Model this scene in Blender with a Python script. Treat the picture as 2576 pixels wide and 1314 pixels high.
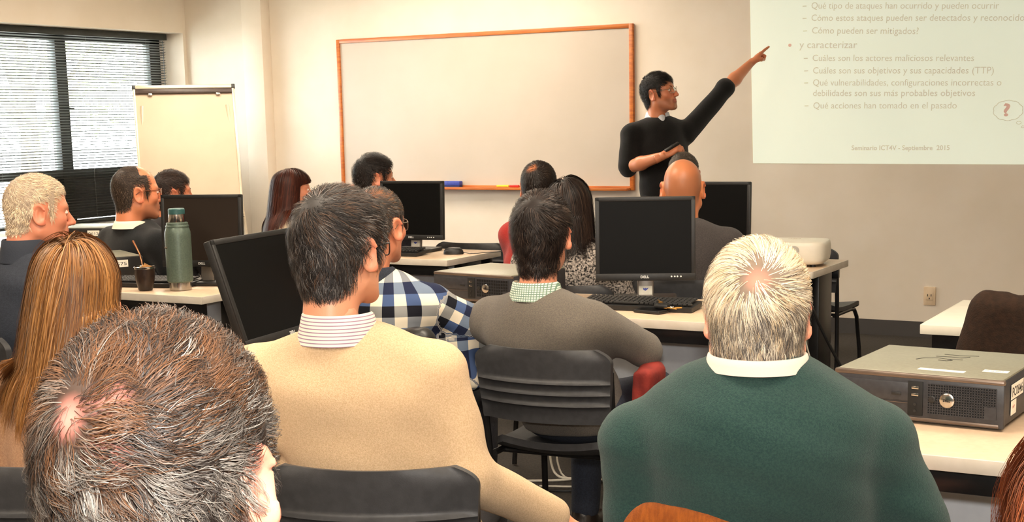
import bpy, bmesh, math, random
import numpy as np
from mathutils import Matrix, Vector
random.seed(7); RNG = np.random.default_rng(11)
PI = math.pi
for o in list(bpy.data.objects): bpy.data.objects.remove(o)
SC = bpy.context.scene; COL = SC.collection

# ------------------------------------------------------------------ camera
YAW, PITCH, ROLL, FPX, CY, CAMH = 0.513039, 0.15652, -0.0208059, 3544.2, 857.0, 1.44
_f = Vector((-math.sin(YAW)*math.cos(PITCH), math.cos(YAW)*math.cos(PITCH), -math.sin(PITCH)))
_r0 = Vector((math.cos(YAW), math.sin(YAW), 0)); _u0 = _r0.cross(_f)
_r = _r0*math.cos(ROLL)+_u0*math.sin(ROLL); _u = _u0*math.cos(ROLL)-_r0*math.sin(ROLL)
cam = bpy.data.cameras.new('camera'); camo = bpy.data.objects.new('camera', cam); COL.objects.link(camo)
camo.matrix_world = Matrix(((_r.x, _u.x, -_f.x, 0), (_r.y, _u.y, -_f.y, 0), (_r.z, _u.z, -_f.z, CAMH), (0, 0, 0, 1)))
cam.sensor_width = 36.0; cam.lens = FPX/2576*36; cam.shift_y = (CY-657)/2576; cam.clip_start = 0.05; cam.clip_end = 200
SC.camera = camo

# ------------------------------------------------------------------ world, exposure
W = bpy.data.worlds.new('world'); SC.world = W; W.use_nodes = True
W.node_tree.nodes['Background'].inputs[0].default_value = (0.93, 0.97, 1.0, 1)
W.node_tree.nodes['Background'].inputs[1].default_value = 38.0
SC.view_settings.view_transform = 'Standard'; SC.view_settings.look = 'None'
SC.view_settings.gamma = 1.0; SC.view_settings.use_curve_mapping = False
SC.view_settings.exposure = 0.0
LAMP_K = 22.0      # ceiling panel radiance
FLASH_W = 48.0     # camera flash

fl = bpy.data.lights.new('camera_flash', 'AREA'); fl.shape = 'DISK'; fl.size = 0.12; fl.energy = FLASH_W; fl.color = (1, .96, .90)
flo = bpy.data.objects.new('camera_flash', fl); COL.objects.link(flo)
flo.matrix_world = camo.matrix_world.copy(); flo.location = Vector((0, 0, CAMH)) + _u*0.17 - _f*0.02

# ------------------------------------------------------------------ helpers
def lin(c):
    return tuple(((v/255)/12.92 if v/255 <= .04045 else ((v/255+.055)/1.055)**2.4) for v in c)
def rgba(c): return (*lin(c), 1)

def mat(name, col, rough=.6, metal=0, col2=None, nscale=40, bump=0, bscale=200, spec=.5, emit=None, estr=0, detail=3, stretch=None, sheen=0, coat=0):
    m = bpy.data.materials.new(name); m.use_nodes = True
    nt = m.node_tree; b = nt.nodes['Principled BSDF']
    b.inputs['Base Color'].default_value = rgba(col); b.inputs['Roughness'].default_value = rough
    b.inputs['Metallic'].default_value = metal; b.inputs['Specular IOR Level'].default_value = spec
    if sheen: b.inputs['Sheen Weight'].default_value = sheen; b.inputs['Sheen Roughness'].default_value = .5
    if coat: b.inputs['Coat Weight'].default_value = coat
    if emit: b.inputs['Emission Color'].default_value = rgba(emit); b.inputs['Emission Strength'].default_value = estr
    if col2 or bump:
        tc = nt.nodes.new('ShaderNodeTexCoord'); vec = tc.outputs['Object']
        if stretch:
            mp = nt.nodes.new('ShaderNodeMapping'); mp.inputs['Scale'].default_value = stretch
            nt.links.new(vec, mp.inputs['Vector']); vec = mp.outputs['Vector']
    if col2:
        n = nt.nodes.new('ShaderNodeTexNoise'); n.inputs['Scale'].default_value = nscale; n.inputs['Detail'].default_value = detail
        nt.links.new(vec, n.inputs['Vector'])
        r = nt.nodes.new('ShaderNodeMapRange'); r.inputs[1].default_value = .36; r.inputs[2].default_value = .64
        nt.links.new(n.outputs['Fac'], r.inputs[0])
        mx = nt.nodes.new('ShaderNodeMix'); mx.data_type = 'RGBA'
        mx.inputs[6].default_value = rgba(col); mx.inputs[7].default_value = rgba(col2)
        nt.links.new(r.outputs[0], mx.inputs[0]); nt.links.new(mx.outputs[2], b.inputs['Base Color'])
    if bump:
        n2 = nt.nodes.new('ShaderNodeTexNoise'); n2.inputs['Scale'].default_value = bscale; n2.inputs['Detail'].default_value = 2
        nt.links.new(vec, n2.inputs['Vector'])
        bp = nt.nodes.new('ShaderNodeBump'); bp.inputs['Strength'].default_value = bump; bp.inputs['Distance'].default_value = .004
        nt.links.new(n2.outputs['Fac'], bp.inputs['Height']); nt.links.new(bp.outputs['Normal'], b.inputs['Normal'])
    return m

def attr_mat(name, rough=.5, spec=.4, bump=0, bscale=300, sss=0, aniso=0):
    """colour comes from the mesh's own point colours (skin patches, single hairs, woven checks)"""
    m = bpy.data.materials.new(name); m.use_nodes = True; nt = m.node_tree; b = nt.nodes['Principled BSDF']
    a = nt.nodes.new('ShaderNodeAttribute'); a.attribute_name = 'Col'
    nt.links.new(a.outputs['Color'], b.inputs['Base Color'])
    b.inputs['Roughness'].default_value = rough; b.inputs['Specular IOR Level'].default_value = spec
    if sss:
        b.inputs['Subsurface Weight'].default_value = sss; b.inputs['Subsurface Radius'].default_value = (1, .35, .2); b.inputs['Subsurface Scale'].default_value = .006
    if bump:
        tc = nt.nodes.new('ShaderNodeTexCoord'); n2 = nt.nodes.new('ShaderNodeTexNoise'); n2.inputs['Scale'].default_value = bscale
        nt.links.new(tc.outputs['Object'], n2.inputs['Vector'])
        bp = nt.nodes.new('ShaderNodeBump'); bp.inputs['Strength'].default_value = bump; bp.inputs['Distance'].default_value = .002
        nt.links.new(n2.outputs['Fac'], bp.inputs['Height']); nt.links.new(bp.outputs['Normal'], b.inputs['Normal'])
    return m

def link(o, parent=None):
    COL.objects.link(o)
    if parent is not None: o.parent = parent
    return o
def tag(o, label=None, cat=None, group=None, kind=None):
    if label: o['label'] = label
    if cat: o['category'] = cat
    if group: o['group'] = group
    if kind: o['kind'] = kind
    return o
def empty(name, loc=(0, 0, 0), rz=0, label=None, cat=None, group=None):
    o = bpy.data.objects.new(name, None); o.empty_display_size = .1
    o.location = loc; o.rotation_euler = (0, 0, rz); COL.objects.link(o)
    return tag(o, label, cat, group)

class MB:
    def __init__(s): s.v = []; s.f = []
    def add(s, V, F):
        k = len(s.v); s.v += [tuple(p) for p in V]; s.f += [tuple(i+k for i in q) for q in F]; return s
    def box(s, c, d, bev=0, M=None, seg=2):
        if not bev:
            x, y, z = [v/2 for v in d]
            V = [Vector((a*x, b*y, e*z)) for a in (-1, 1) for b in (-1, 1) for e in (-1, 1)]
            F = [(0, 1, 3, 2), (4, 6, 7, 5), (0, 4, 5, 1), (2, 3, 7, 6), (0, 2, 6, 4), (1, 5, 7, 3)]
        else:
            bm = bmesh.new(); bmesh.ops.create_cube(bm, size=1)
            bmesh.ops.scale(bm, vec=d, verts=bm.verts)
            bmesh.ops.bevel(bm, geom=bm.edges[:], offset=bev, segments=seg, affect='EDGES', profile=.5)
            bm.verts.index_update(); V = [v.co.copy() for v in bm.verts]; F = [[v.index for v in f.verts] for f in bm.faces]; bm.free()
        V = [(M @ p if M else p) + Vector(c) for p in V]
        return s.add(V, F)
    def tube(s, pts, r, n=8, cap=True):
        pts = [Vector(p) for p in pts]; rr = r if hasattr(r, '__len__') else [r]*len(pts)
        k = len(s.v); prev = None
        for i, p in enumerate(pts):
            t = (pts[min(i+1, len(pts)-1)] - pts[max(i-1, 0)]).normalized()
            if prev is None: a = t.orthogonal().normalized()
            else:
                a = prev - t*prev.dot(t); a = a.normalized() if a.length > 1e-6 else t.orthogonal().normalized()
            prev = a; b = t.cross(a)
            for j in range(n):
                w = 2*PI*j/n; s.v.append(tuple(p + (a*math.cos(w) + b*math.sin(w))*rr[i]))
        for i in range(len(pts)-1):
            for j in range(n):
                s.f.append((k+i*n+j, k+i*n+(j+1) % n, k+(i+1)*n+(j+1) % n, k+(i+1)*n+j))
        if cap:
            s.f.append(tuple(k+j for j in reversed(range(n)))); s.f.append(tuple(k+(len(pts)-1)*n+j for j in range(n)))
        return s
    def lathe(s, prof, n=32, c=(0, 0, 0)):
        k = len(s.v)
        for r, z in prof:
            for j in range(n):
                w = 2*PI*j/n; s.v.append((c[0]+r*math.cos(w), c[1]+r*math.sin(w), c[2]+z))
        for i in range(len(prof)-1):
            for j in range(n):
                s.f.append((k+i*n+j, k+i*n+(j+1) % n, k+(i+1)*n+(j+1) % n, k+(i+1)*n+j))
        if prof[0][0] > 1e-5: s.f.append(tuple(k+j for j in reversed(range(n))))
        if prof[-1][0] > 1e-5: s.f.append(tuple(k+(len(prof)-1)*n+j for j in range(n)))
        return s
    def prism(s, poly, y0, y1):
        """poly = (x,z) counter-clockwise seen from -y, extruded in y"""
        n = len(poly); V = [(x, y0, z) for x, z in poly] + [(x, y1, z) for x, z in poly]
        F = [tuple(range(n)), tuple(reversed(range(n, 2*n)))] + [(i, i+n, (i+1) % n+n, (i+1) % n) for i in range(n)]
        return s.add(V, F)
    def grid(s, fn, nu, nv, flip=False):
        V = [fn(i/nu, j/nv) for j in range(nv+1) for i in range(nu+1)]
        F = []
        for j in range(nv):
            for i in range(nu):
                a = j*(nu+1)+i; q = (a, a+1, a+nu+2, a+nu+1); F.append(q[::-1] if flip else q)
        return s.add(V, F)
    def build(s, name, m, parent=None, loc=(0, 0, 0), rot=(0, 0, 0), smooth=35):
        me = bpy.data.meshes.new(name); me.from_pydata(s.v, [], s.f); me.update()
        if m: me.materials.append(m)
        if smooth:
            me.polygons.foreach_set('use_smooth', [True]*len(me.polygons)); me.set_sharp_from_angle(angle=math.radians(smooth))
        o = bpy.data.objects.new(name, me); o.location = loc; o.rotation_euler = rot
        return link(o, parent)

def copy_tree(o, parent=None):
    c = o.copy(); COL.objects.link(c); c.parent = parent
    for ch in list(o.children): copy_tree(ch, c)
    return c

def text_mesh(name, s, m, parent, width=None, height=None, loc=(0, 0, 0), rot=(PI/2, 0, 0), bold=0, align='LEFT', extrude=0.0):
    cu = bpy.data.curves.new('t', 'FONT'); cu.body = s; cu.size = 1; cu.align_x = align; cu.offset = bold; cu.extrude = 0; cu.resolution_u = 3
    to = bpy.data.objects.new('t', cu); COL.objects.link(to)
    dg = bpy.context.evaluated_depsgraph_get(); me = bpy.data.meshes.new_from_object(to.evaluated_get(dg))
    bpy.data.objects.remove(to); bpy.data.curves.remove(cu)
    me.name = name
    n = len(me.vertices); a = np.zeros(n*3, np.float32); me.vertices.foreach_get('co', a); a = a.reshape(-1, 3)
    w = a[:, 0].max()-a[:, 0].min(); h = a[:, 1].max()-a[:, 1].min()
    if align == 'LEFT': a[:, 0] -= a[:, 0].min()
    sx = width/w if width else None; sy = height if height else sx
    if sx is None: sx = sy
    a[:, 0] *= sx; a[:, 1] *= sy
    me.vertices.foreach_set('co', a.ravel()); me.update(); me.materials.clear(); me.materials.append(m)
    o = bpy.data.objects.new(name, me); o.location = loc; o.rotation_euler = rot; o['kind'] = 'stuff'
    return link(o, parent)

# ------------------------------------------------------------------ materials of the setting
M = {}
M['wall'] = mat('wall_paint', (234, 222, 206), .85, col2=(229, 216, 198), nscale=3, bump=.05, bscale=120)
M['ceil'] = mat('ceiling_tile', (240, 236, 226), .9, bump=.1, bscale=90)
M['carpet'] = mat('carpet', (68, 61, 54), .95, col2=(50, 46, 42), nscale=90, bump=.5, bscale=300)
M['base'] = mat('baseboard_vinyl', (70, 66, 64), .6, bump=.03)
M['alu'] = mat('window_frame_dark', (46, 50, 48), .5, metal=.2, col2=(38, 42, 40), nscale=10)
M['slat'] = mat('blind_slat', (112, 113, 110), .5, metal=.2, bump=.02)
M['glass'] = None
M['panel_dark'] = mat('spandrel', (44, 48, 50), .5, col2=(34, 36, 38), nscale=6)
M['sill'] = mat('sill_white', (235, 235, 235), .5, bump=.02)
M['wood'] = mat('orange_wood', (205, 118, 48), .42, col2=(176, 92, 34), nscale=14, stretch=(1, 1, 6), bump=.05)
M['wboard'] = mat('whiteboard_surface', (200, 188, 174), .3, col2=(195, 183, 168), nscale=2, spec=.4)
M['lam'] = mat('desk_laminate', (214, 188, 160), .32, col2=(207, 180, 152), nscale=60, spec=.45)
M['lam_edge'] = mat('desk_edge', (212, 202, 188), .4, col2=(204, 194, 178), nscale=20)
M['lam_white'] = mat('white_laminate', (222, 216, 200), .35, col2=(216, 210, 194), nscale=20)
M['blk'] = mat('black_plastic', (30, 29, 29), .45, col2=(24, 24, 24), nscale=60, bump=.04, bscale=400)
M['blkmetal'] = mat('black_metal', (26, 25, 26), .35, metal=.3, col2=(32, 31, 31), nscale=30)
M['chair'] = mat('chair_plastic', (58, 58, 60), .5, col2=(50, 50, 52), nscale=50, bump=.08, bscale=500)
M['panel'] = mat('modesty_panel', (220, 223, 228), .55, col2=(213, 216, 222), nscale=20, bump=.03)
M['white'] = mat('white_plastic', (236, 228, 212), .35, col2=(230, 222, 205), nscale=15)
M['grey_d'] = mat('dark_grey_bezel', (52, 52, 56), .42, col2=(44, 44, 48), nscale=80, bump=.03, bscale=500)
M['pctop'] = mat('grey_lid', (140, 138, 122), .4, metal=.25, col2=(132, 130, 114), nscale=120)
M['bronze'] = mat('bronze_trim', (116, 100, 88), .32, metal=.4, col2=(98, 84, 74), nscale=12)
M['chrome'] = mat('steel', (200, 196, 190), .18, metal=1, col2=(180, 176, 170), nscale=20)
M['black'] = mat('void_black', (8, 8, 8), .7, bump=.02)
M['paper'] = mat('paper', (238, 234, 222), .8, col2=(228, 224, 210), nscale=60)
M['ink'] = mat('ink', (30, 28, 28), .6, bump=.02)
M['inklight'] = mat('white_print', (225, 225, 222), .5, bump=.02)
# ------------------------------------------------------------------ the room
YW = 9.055; XL = -8.13
def struct(name, mb, m, parent=None, **k):
    o = mb.build(name, m, parent, **k)
    if parent is None: o['kind'] = 'structure'
    return o
struct('floor', MB().box((-3.2, 3.3, -.05), (11.0, 11.8, .1)), M['carpet'])
struct('ceiling', MB().box((-3.2, 3.3, 2.80), (11.0, 11.8, .1)), M['ceil'])
struct('wall_front', MB().box((-3.2, YW+.06, 1.375), (11.0, .12, 2.75)), M['wall'])
struct('wall_back', MB().box((-3.2, -2.56, 1.375), (11.0, .12, 2.75)), M['wall'])
struct('wall_right', MB().box((2.26, 3.3, 1.375), (.12, 11.8, 2.75)), M['wall'])
WY0, WY1, WZ0, WZ1 = 6.0, 9.02, .68, 2.187
wl = MB()
wl.box((XL-.2, 3.3, WZ0/2), (.4, 11.72, WZ0)).box((XL-.2, 3.3, (2.75+WZ1)/2), (.4, 11.72, 2.75-WZ1))
wl.box((XL-.2, (-2.5+WY0)/2, (WZ0+WZ1)/2), (.4, WY0+2.5, WZ1-WZ0))
wl.box((XL-.2, (WY1+9.16)/2, (WZ0+WZ1)/2), (.4, 9.16-WY1, WZ1-WZ0))
struct('wall_left', wl, M['wall'])
struct('trim_1', MB().box((-7.345, YW-.055, 1.375), (.2, .11, 2.75), .006), M['wall'])      # shallow pilaster
struct('baseboard_front', MB().box((-3.2, YW-.006, .05), (10.0, .012, .10)), M['base'])
struct('baseboard_right', MB().box((2.194, 3.3, .05), (.012, 11.7, .10)), M['base'])

# glass that lets daylight straight through with a faint reflection
gm = bpy.data.materials.new('window_glass'); gm.use_nodes = True; nt = gm.node_tree
nt.nodes.remove(nt.nodes['Principled BSDF']); out = nt.nodes['Material Output']
tr = nt.nodes.new('ShaderNodeBsdfTransparent'); tr.inputs[0].default_value = (.96, .98, .97, 1)
gl = nt.nodes.new('ShaderNodeBsdfGlossy'); gl.inputs['Roughness'].default_value = .02
fr = nt.nodes.new('ShaderNodeFresnel'); fr.inputs[0].default_value = 1.3
ms = nt.nodes.new('ShaderNodeMixShader'); nt.links.new(fr.outputs[0], ms.inputs[0]); nt.links.new(tr.outputs[0], ms.inputs[1]); nt.links.new(gl.outputs[0], ms.inputs[2])
nt.links.new(ms.outputs[0], out.inputs[0]); M['glass'] = gm

win = empty('window_1', (XL-.30, 0, 0)); win['kind'] = 'structure'
GX = 0.0
def fbar(y0, y1, z0, z1, d=.07, name='window_frame'):
    MB().box((GX, (y0+y1)/2, (z0+z1)/2), (d, y1-y0, z1-z0), .004).build(name, M['alu'], win)
fbar(WY0, WY1, WZ1-.085, WZ1, .08); fbar(WY0, WY1, WZ0, WZ0+.04)
fbar(WY1-.12, WY1, WZ0, WZ1, .08); fbar(WY0, WY0+.06, WZ0, WZ1)
fbar(7.875, 7.985, WZ0, WZ1, .09, 'mullion'); fbar(6.75, 6.85, WZ0, WZ1, .09, 'mullion')
fbar(WY0, WY1, 1.055, 1.115, .085, 'transom'); fbar(7.39, 7.42, WZ0, 1.06, .05, 'mullion')
for y0, y1 in ((WY0+.06, 6.75), (6.85, 7.875), (7.985, WY1-.12)):
    MB().box((GX-.01, (y0+y1)/2, (1.115+WZ1-.085)/2), (.006, y1-y0, WZ1-.085-1.115)).build('pane', M['glass'], win, smooth=0)
for y0, y1 in ((WY0+.06, 6.75), (6.85, 7.39)):
    MB().box((GX-.01, (y0+y1)/2, .89), (.006, y1-y0, .33)).build('pane', M['glass'], win, smooth=0)
for y0, y1 in ((7.42, 7.875), (7.985, WY1-.12)):
    MB().box((GX-.01, (y0+y1)/2, .89), (.02, y1-y0, .33)).build('lower_panel', M['panel_dark'], win, smooth=0)
MB().box((.26, (WY0+WY1)/2, WZ0-.003), (.50, WY1-WY0-.01, .03), .006).build('window_sill', M['sill'], win)
MB().tube([(.05, 7.945, 1.60), (.075, 7.945, 1.585), (.085, 7.99, 1.58)], .009).build('latch', M['alu'], win)

bl = empty('venetian_blind', (XL-.17, 0, 0), 0, 'grey horizontal-slat venetian blind hanging in the window', 'blind')
BY0, BY1 = 6.05, 8.99
MB().box((0, (BY0+BY1)/2, WZ1-.028), (.045, BY1-BY0, .05), .004).build('headrail', M['alu'], bl)
sl = MB(); c_, s_ = math.cos(.30), math.sin(.30)
def slat_fn(u, v):
    w = (u-.5)*.025; z = .0018*(1-(2*u-1)**2)
    return (w*c_-z*s_, (v-.5)*(BY1-BY0-.02), w*s_+z*c_)
sl.grid(slat_fn, 4, 1); sl.grid(lambda u, v: tuple(np.array(slat_fn(u, v))-np.array((0, 0, .0006))), 4, 1, True)
sz = WZ1-.07; s0 = None; first = None
while sz > WZ0+.05:
    if first is None: first = sl.build('slat', M['slat'], bl, loc=(0, (BY0+BY1)/2, sz), smooth=60)
    else:
        o = first.copy(); link(o, bl); o.location = (0, (BY0+BY1)/2 + random.uniform(-.002, .002), sz); o.rotation_euler = (random.uniform(-.0012, .0012), random.uniform(-.06, .06), 0)
    sz -= .0208
MB().box((0, (BY0+BY1)/2, WZ0+.035), (.028, BY1-BY0-.02, .014), .003).build('bottom_rail', M['alu'], bl)
for y in (6.5, 7.2, 8.1, 8.75):
    MB().tube([(.014, y, WZ1-.05), (.014, y, WZ0+.04)], .0011, 5).build('lift_cord', M['slat'], bl)
MB().tube([(.03, 8.93, WZ1-.06), (.032, 8.93, 1.3)], .003, 6).build('tilt_wand', M['blkmetal'], bl)

# outside: paved ground and trees seen through the slats
struct('ground_outside', MB().box((-16, 6, -.3), (14, 30, .1)), mat('paving', (190, 188, 180), .9, col2=(170, 168, 160), nscale=2))
M['leaf'] = mat('leaf', (216, 220, 180), .6, col2=(196, 206, 150), nscale=3)
M['bark'] = mat('bark', (150, 138, 120), .9, col2=(124, 112, 96), nscale=20, bump=.4, bscale=40)
def tree(x, y, h, r, label):
    t = empty('tree', (x, y, -.25), 0, label, 'tree')
    MB().tube([(0, 0, 0), (.05, .05, h*.4), (-.05, .1, h*.8)], [.16, .12, .06], 8).build('trunk', M['bark'], t)
    for k in range(6):
        a = k*1.05; MB().tube([(0, 0, h*.35+k*.12), (math.cos(a)*r*.5, math.sin(a)*r*.5, h*.6+k*.1), (math.cos(a)*r*.8, math.sin(a)*r*.8, h*.72+k*.1)], [.05, .03, .015], 6).build('branch', M['bark'], t)
    n = 800; mb = MB(); rs = np.random.default_rng(int(abs(x*31+y*7)))
    for i in range(n):
        d = rs.normal(size=3); d /= np.linalg.norm(d); p = d*r*rs.uniform(.45, 1)**.6*np.array((1, 1, .9)) + (0, 0, h*.72)
        a = rs.normal(size=3); a /= np.linalg.norm(a); b = np.cross(a, d); b /= np.linalg.norm(b)+1e-6; L = rs.uniform(.07, .13)
        mb.add([p-a*L, p+b*L*.45, p+a*L, p-b*L*.45], [(0, 1, 2, 3)])
    o = mb.build('foliage', M['leaf'], t, smooth=0); o['kind'] = 'stuff'
tree(-13.5, 8.6, 3.6, 1.5, 'leafy tree outside beyond the left window pane')
tree(-14.5, 13.0, 3.8, 1.7, 'leafy tree outside beyond the right window pane')

# ceiling light panels (the room's lamps, above the frame; rearmost one added as fill)
M['lampframe'] = mat('lamp_frame', (225, 225, 222), .5, bump=.02)
M['diff'] = mat('lamp_diffuser', (255, 250, 240), .5, emit=(255, 238, 214), estr=LAMP_K)
LP = [(-6.3, 7.2, 'left of the whiteboard'), (-5.0, 7.9, 'nearest the whiteboard'), (-6.2, 4.6, 'over the window desk'), (-3.8, 4.9, 'over the left desk rows'), (-1.4, 4.2, 'over the middle desk'),
      (-4.2, 2.3, 'over the navy jacket'), (-2.0, 2.4, 'over the beige sweater'), (.3, 2.6, 'over the right desk'), (-2.4, -.2, 'behind the camera on the left'), (0, -.2, 'behind the camera in the middle'), (-1.2, -1.7, 'added near the rear wall as frontal fill')]
for i, (x, y, wh) in enumerate(LP):
    t = empty('ceiling_light', (x, y, 2.75), 0, 'recessed fluorescent ceiling light panel '+wh, 'ceiling light', 'ceiling light panels')
    f = MB()
    for a, b, c, d in ((0, .305, 1.24, .02), (0, -.305, 1.24, .02), (.61, 0, .02, .59), (-.61, 0, .02, .59)): f.box((a, b, -.012), (c, d, .024))
    f.build('frame', M['lampframe'], t)
    MB().box((0, 0, -.006), (1.2, .59, .01)).build('diffuser', M['diff'], t)

# ------------------------------------------------------------------ whiteboard
wb = empty('whiteboard', (-5.335, YW, 1.495), 0, 'large whiteboard with orange wooden frame on the front wall', 'whiteboard')
bw, bh = 2.50, 1.14
MB().box((0, -.012, 0), (bw-.02, .016, bh-.02)).build('writing_surface', M['wboard'], wb)
M['wood_h'] = mat('orange_wood_h', (205, 118, 48), .42, col2=(176, 92, 34), nscale=14, stretch=(.4, 6, 6), bump=.05)
MB().box((0, -.016, bh/2-.014), (bw, .03, .03), .003).build('frame_rail', M['wood_h'], wb)
MB().box((0, -.016, -bh/2+.014), (bw, .03, .03), .003).build('frame_rail', M['wood_h'], wb)
for s in (-1, 1): MB().box((s*(bw/2-.014), -.017, 0), (.03, .031, bh), .003).build('frame_stile', M['wood'], wb)
MB().box((0, -.055, -bh/2+.008), (bw-.05, .075, .018), .003).build('pen_tray', M['wood_h'], wb)
TZ = 1.495-bh/2+.017
er = empty('board_eraser', (-5.545, YW-.06, TZ), 0, 'blue felt board eraser on the whiteboard tray', 'eraser')
M['blue'] = mat('blue_plastic', (60, 76, 170), .5, col2=(52, 66, 156), nscale=60); M['felt'] = mat('felt', (44, 50, 100), .95, bump=.4)
MB().box((0, 0, .028), (.145, .05, .034), .008).build('body', M['blue'], er); MB().box((0, 0, .006), (.14, .046, .012), .002).build('felt_pad', M['felt'], er)
def marker(x, col, lab, ln=.12, capc=None):
    t = empty('marker_pen', (x, YW-.062, TZ+.009), 0, lab, 'marker')
    m = mat('marker_'+lab[:6], col, .4, bump=.02)
    MB().tube([(-ln/2, 0, 0), (ln/2-.04, 0, 0)], .0085, 12).build('barrel', m, t)
    MB().tube([(ln/2-.04, 0, 0), (ln/2, 0, 0)], .0095, 12).build('cap', mat('cap', capc or col, .4, bump=.02), t)
marker(-5.115, (238, 196, 50), 'yellow marker pen lying on the whiteboard tray', .10)
marker(-5.02, (216, 40, 30), 'red marker pen lying on the whiteboard tray', .075)

# ------------------------------------------------------------------ projected slide: thin glowing panel standing in for the projector's beam
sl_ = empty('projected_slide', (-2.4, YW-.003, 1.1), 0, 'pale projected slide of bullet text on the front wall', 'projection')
M['slide'] = mat('slide_light', (214, 217, 200), .8, emit=(238, 246, 224), estr=.45, col2=(210, 214, 198), nscale=1.5)  # projector light put into the panel's own emission
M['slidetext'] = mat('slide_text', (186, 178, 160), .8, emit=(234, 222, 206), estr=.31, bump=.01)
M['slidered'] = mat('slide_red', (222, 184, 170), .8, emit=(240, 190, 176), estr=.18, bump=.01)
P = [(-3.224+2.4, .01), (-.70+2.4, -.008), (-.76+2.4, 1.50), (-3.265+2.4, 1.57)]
MB().prism(P, -.0015, .0015).build('slide_glow_panel', M['slide'], sl_, smooth=0)
LINES = [('Qué tipo de ataques han ocurrido y pueden ocurrir', -2.838, -1.676, 2.097, 2.033, 0), ('Cómo estos ataques pueden ser detectados y reconocidos', -2.837, -1.505, 2.020, 1.953, 0),
 ('Cómo pueden ser mitigados?', -2.832, -2.153, 1.940, 1.905, 0), ('y caracterizar', -2.915, -2.536, 1.851, 1.835, 0),
 ('Cuáles son los actores maliciosos relevantes', -2.826, -1.813, 1.766, 1.728, 0), ('Cuáles son sus objetivos y sus capacidades (TTP)', -2.822, -1.694, 1.686, 1.649, 0),
 ('Qué vulnerabilidades, configuraciones incorrectas o', -2.821, -1.647, 1.609, 1.575, 0), ('debilidades son sus más probables objetivos', -2.82, -1.80, 1.542, 1.516, 0),
 ('Qué acciones han tomado en el pasado', -2.817, -1.908, 1.462, 1.443, 0), ('Seminario ICT4V - Septiembre  2015', -2.561, -1.944, 1.192, 1.188, .018)]
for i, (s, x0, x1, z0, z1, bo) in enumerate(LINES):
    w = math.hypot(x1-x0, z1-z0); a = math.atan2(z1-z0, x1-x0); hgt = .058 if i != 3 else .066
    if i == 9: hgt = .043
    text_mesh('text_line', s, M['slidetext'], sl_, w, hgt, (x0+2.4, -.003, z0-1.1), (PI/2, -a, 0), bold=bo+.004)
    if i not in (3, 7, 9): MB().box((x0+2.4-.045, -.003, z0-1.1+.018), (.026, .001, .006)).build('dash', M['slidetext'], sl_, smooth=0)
bp = [(.011*math.cos(k*PI/6), .011*math.sin(k*PI/6)) for k in range(12)]
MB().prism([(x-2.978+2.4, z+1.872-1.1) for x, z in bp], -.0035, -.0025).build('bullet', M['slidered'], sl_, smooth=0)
cl = []
for k in range(90):
    a = 2*PI*k/90; rr = 1+.06*abs(math.sin(5*a)); cl.append((-1.603+2.4+.083*rr*math.cos(a), -.0035, 1.425-1.1+.058*rr*math.sin(a)))
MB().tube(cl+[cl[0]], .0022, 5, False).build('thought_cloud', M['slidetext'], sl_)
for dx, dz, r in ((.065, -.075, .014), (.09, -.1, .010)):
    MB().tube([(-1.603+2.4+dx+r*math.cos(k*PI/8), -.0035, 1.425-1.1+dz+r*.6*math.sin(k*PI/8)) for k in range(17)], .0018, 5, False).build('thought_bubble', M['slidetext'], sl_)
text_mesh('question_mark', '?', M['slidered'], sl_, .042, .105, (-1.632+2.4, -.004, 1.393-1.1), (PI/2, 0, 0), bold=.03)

# ------------------------------------------------------------------ wall outlet
ot = empty('wall_outlet', (-2.043, YW, .267), 0, 'beige wall outlet plate low on the front wall', 'outlet')
M['outlet'] = mat('outlet_beige', (226, 202, 170), .45, col2=(220, 194, 160), nscale=30)
MB().box((0, -.005, 0), (.075, .01, .118), .003).build('plate', M['outlet'], ot)
MB().box((0, -.011, 0), (.045, .004, .05), .002).build('socket_insert', M['outlet'], ot)
for x in (-.011, .011): MB().box((x, -.0135, .006), (.004, .002, .014)).build('slot', M['ink'], ot, smooth=0)
MB().box((0, -.0135, -.014), (.006, .002, .008)).build('slot', M['ink'], ot, smooth=0)

# ------------------------------------------------------------------ flip chart
fc = empty('flip_chart', (-6.90, 7.66, 0), math.radians(45), 'white flip chart easel with dark top clamp by the window', 'flip chart')
tau = math.radians(20); R_ = Matrix.Rotation(-tau, 4, 'X')
M['fboard'] = mat('flip_board', (206, 184, 160), .6, col2=(200, 178, 154), nscale=4); M['alu_l'] = mat('light_aluminium', (214, 200, 178), .35, metal=.4, col2=(200, 186, 164), nscale=8)
def fbox(nm, c, d, m, bev=.003):
    MB().box((0, 0, 0), d, bev).build(nm, m, fc, loc=Vector((0, 0, .78)) + R_ @ Vector(c), rot=(-tau, 0, 0))
fbox('board', (0, 0, .5), (.70, .012, 1.0), M['fboard'])
fbox('top_rail', (0, -.004, .99), (.72, .026, .026), M['alu_l']); fbox('paper_clamp', (0, -.014, .955), (.68, .022, .034), mat('clamp_brown', (62, 42, 32), .4, col2=(50, 34, 26), nscale=30))
for s in (-1, 1):
    fbox('side_rail', (s*.35, -.003, .5), (.018, .022, 1.0), M['alu_l']); fbox('corner_cap', (s*.352, -.005, .99), (.026, .03, .03), M['blk'])
    fbox('clamp_knob', (s*.24, -.02, .93), (.03, .014, .016), M['chrome'])
fbox('bottom_ledge', (0, -.035, .005), (.70, .07, .014), M['alu_l'])
for s in (-1, 1): MB().tube([(s*.3, .28, 1.58), (s*.42, -.10, .012)], .012).build('leg', M['alu_l'], fc)
MB().tube([(0, .36, 1.60), (0, .72, .012)], .012).build('leg', M['alu_l'], fc)

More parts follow.
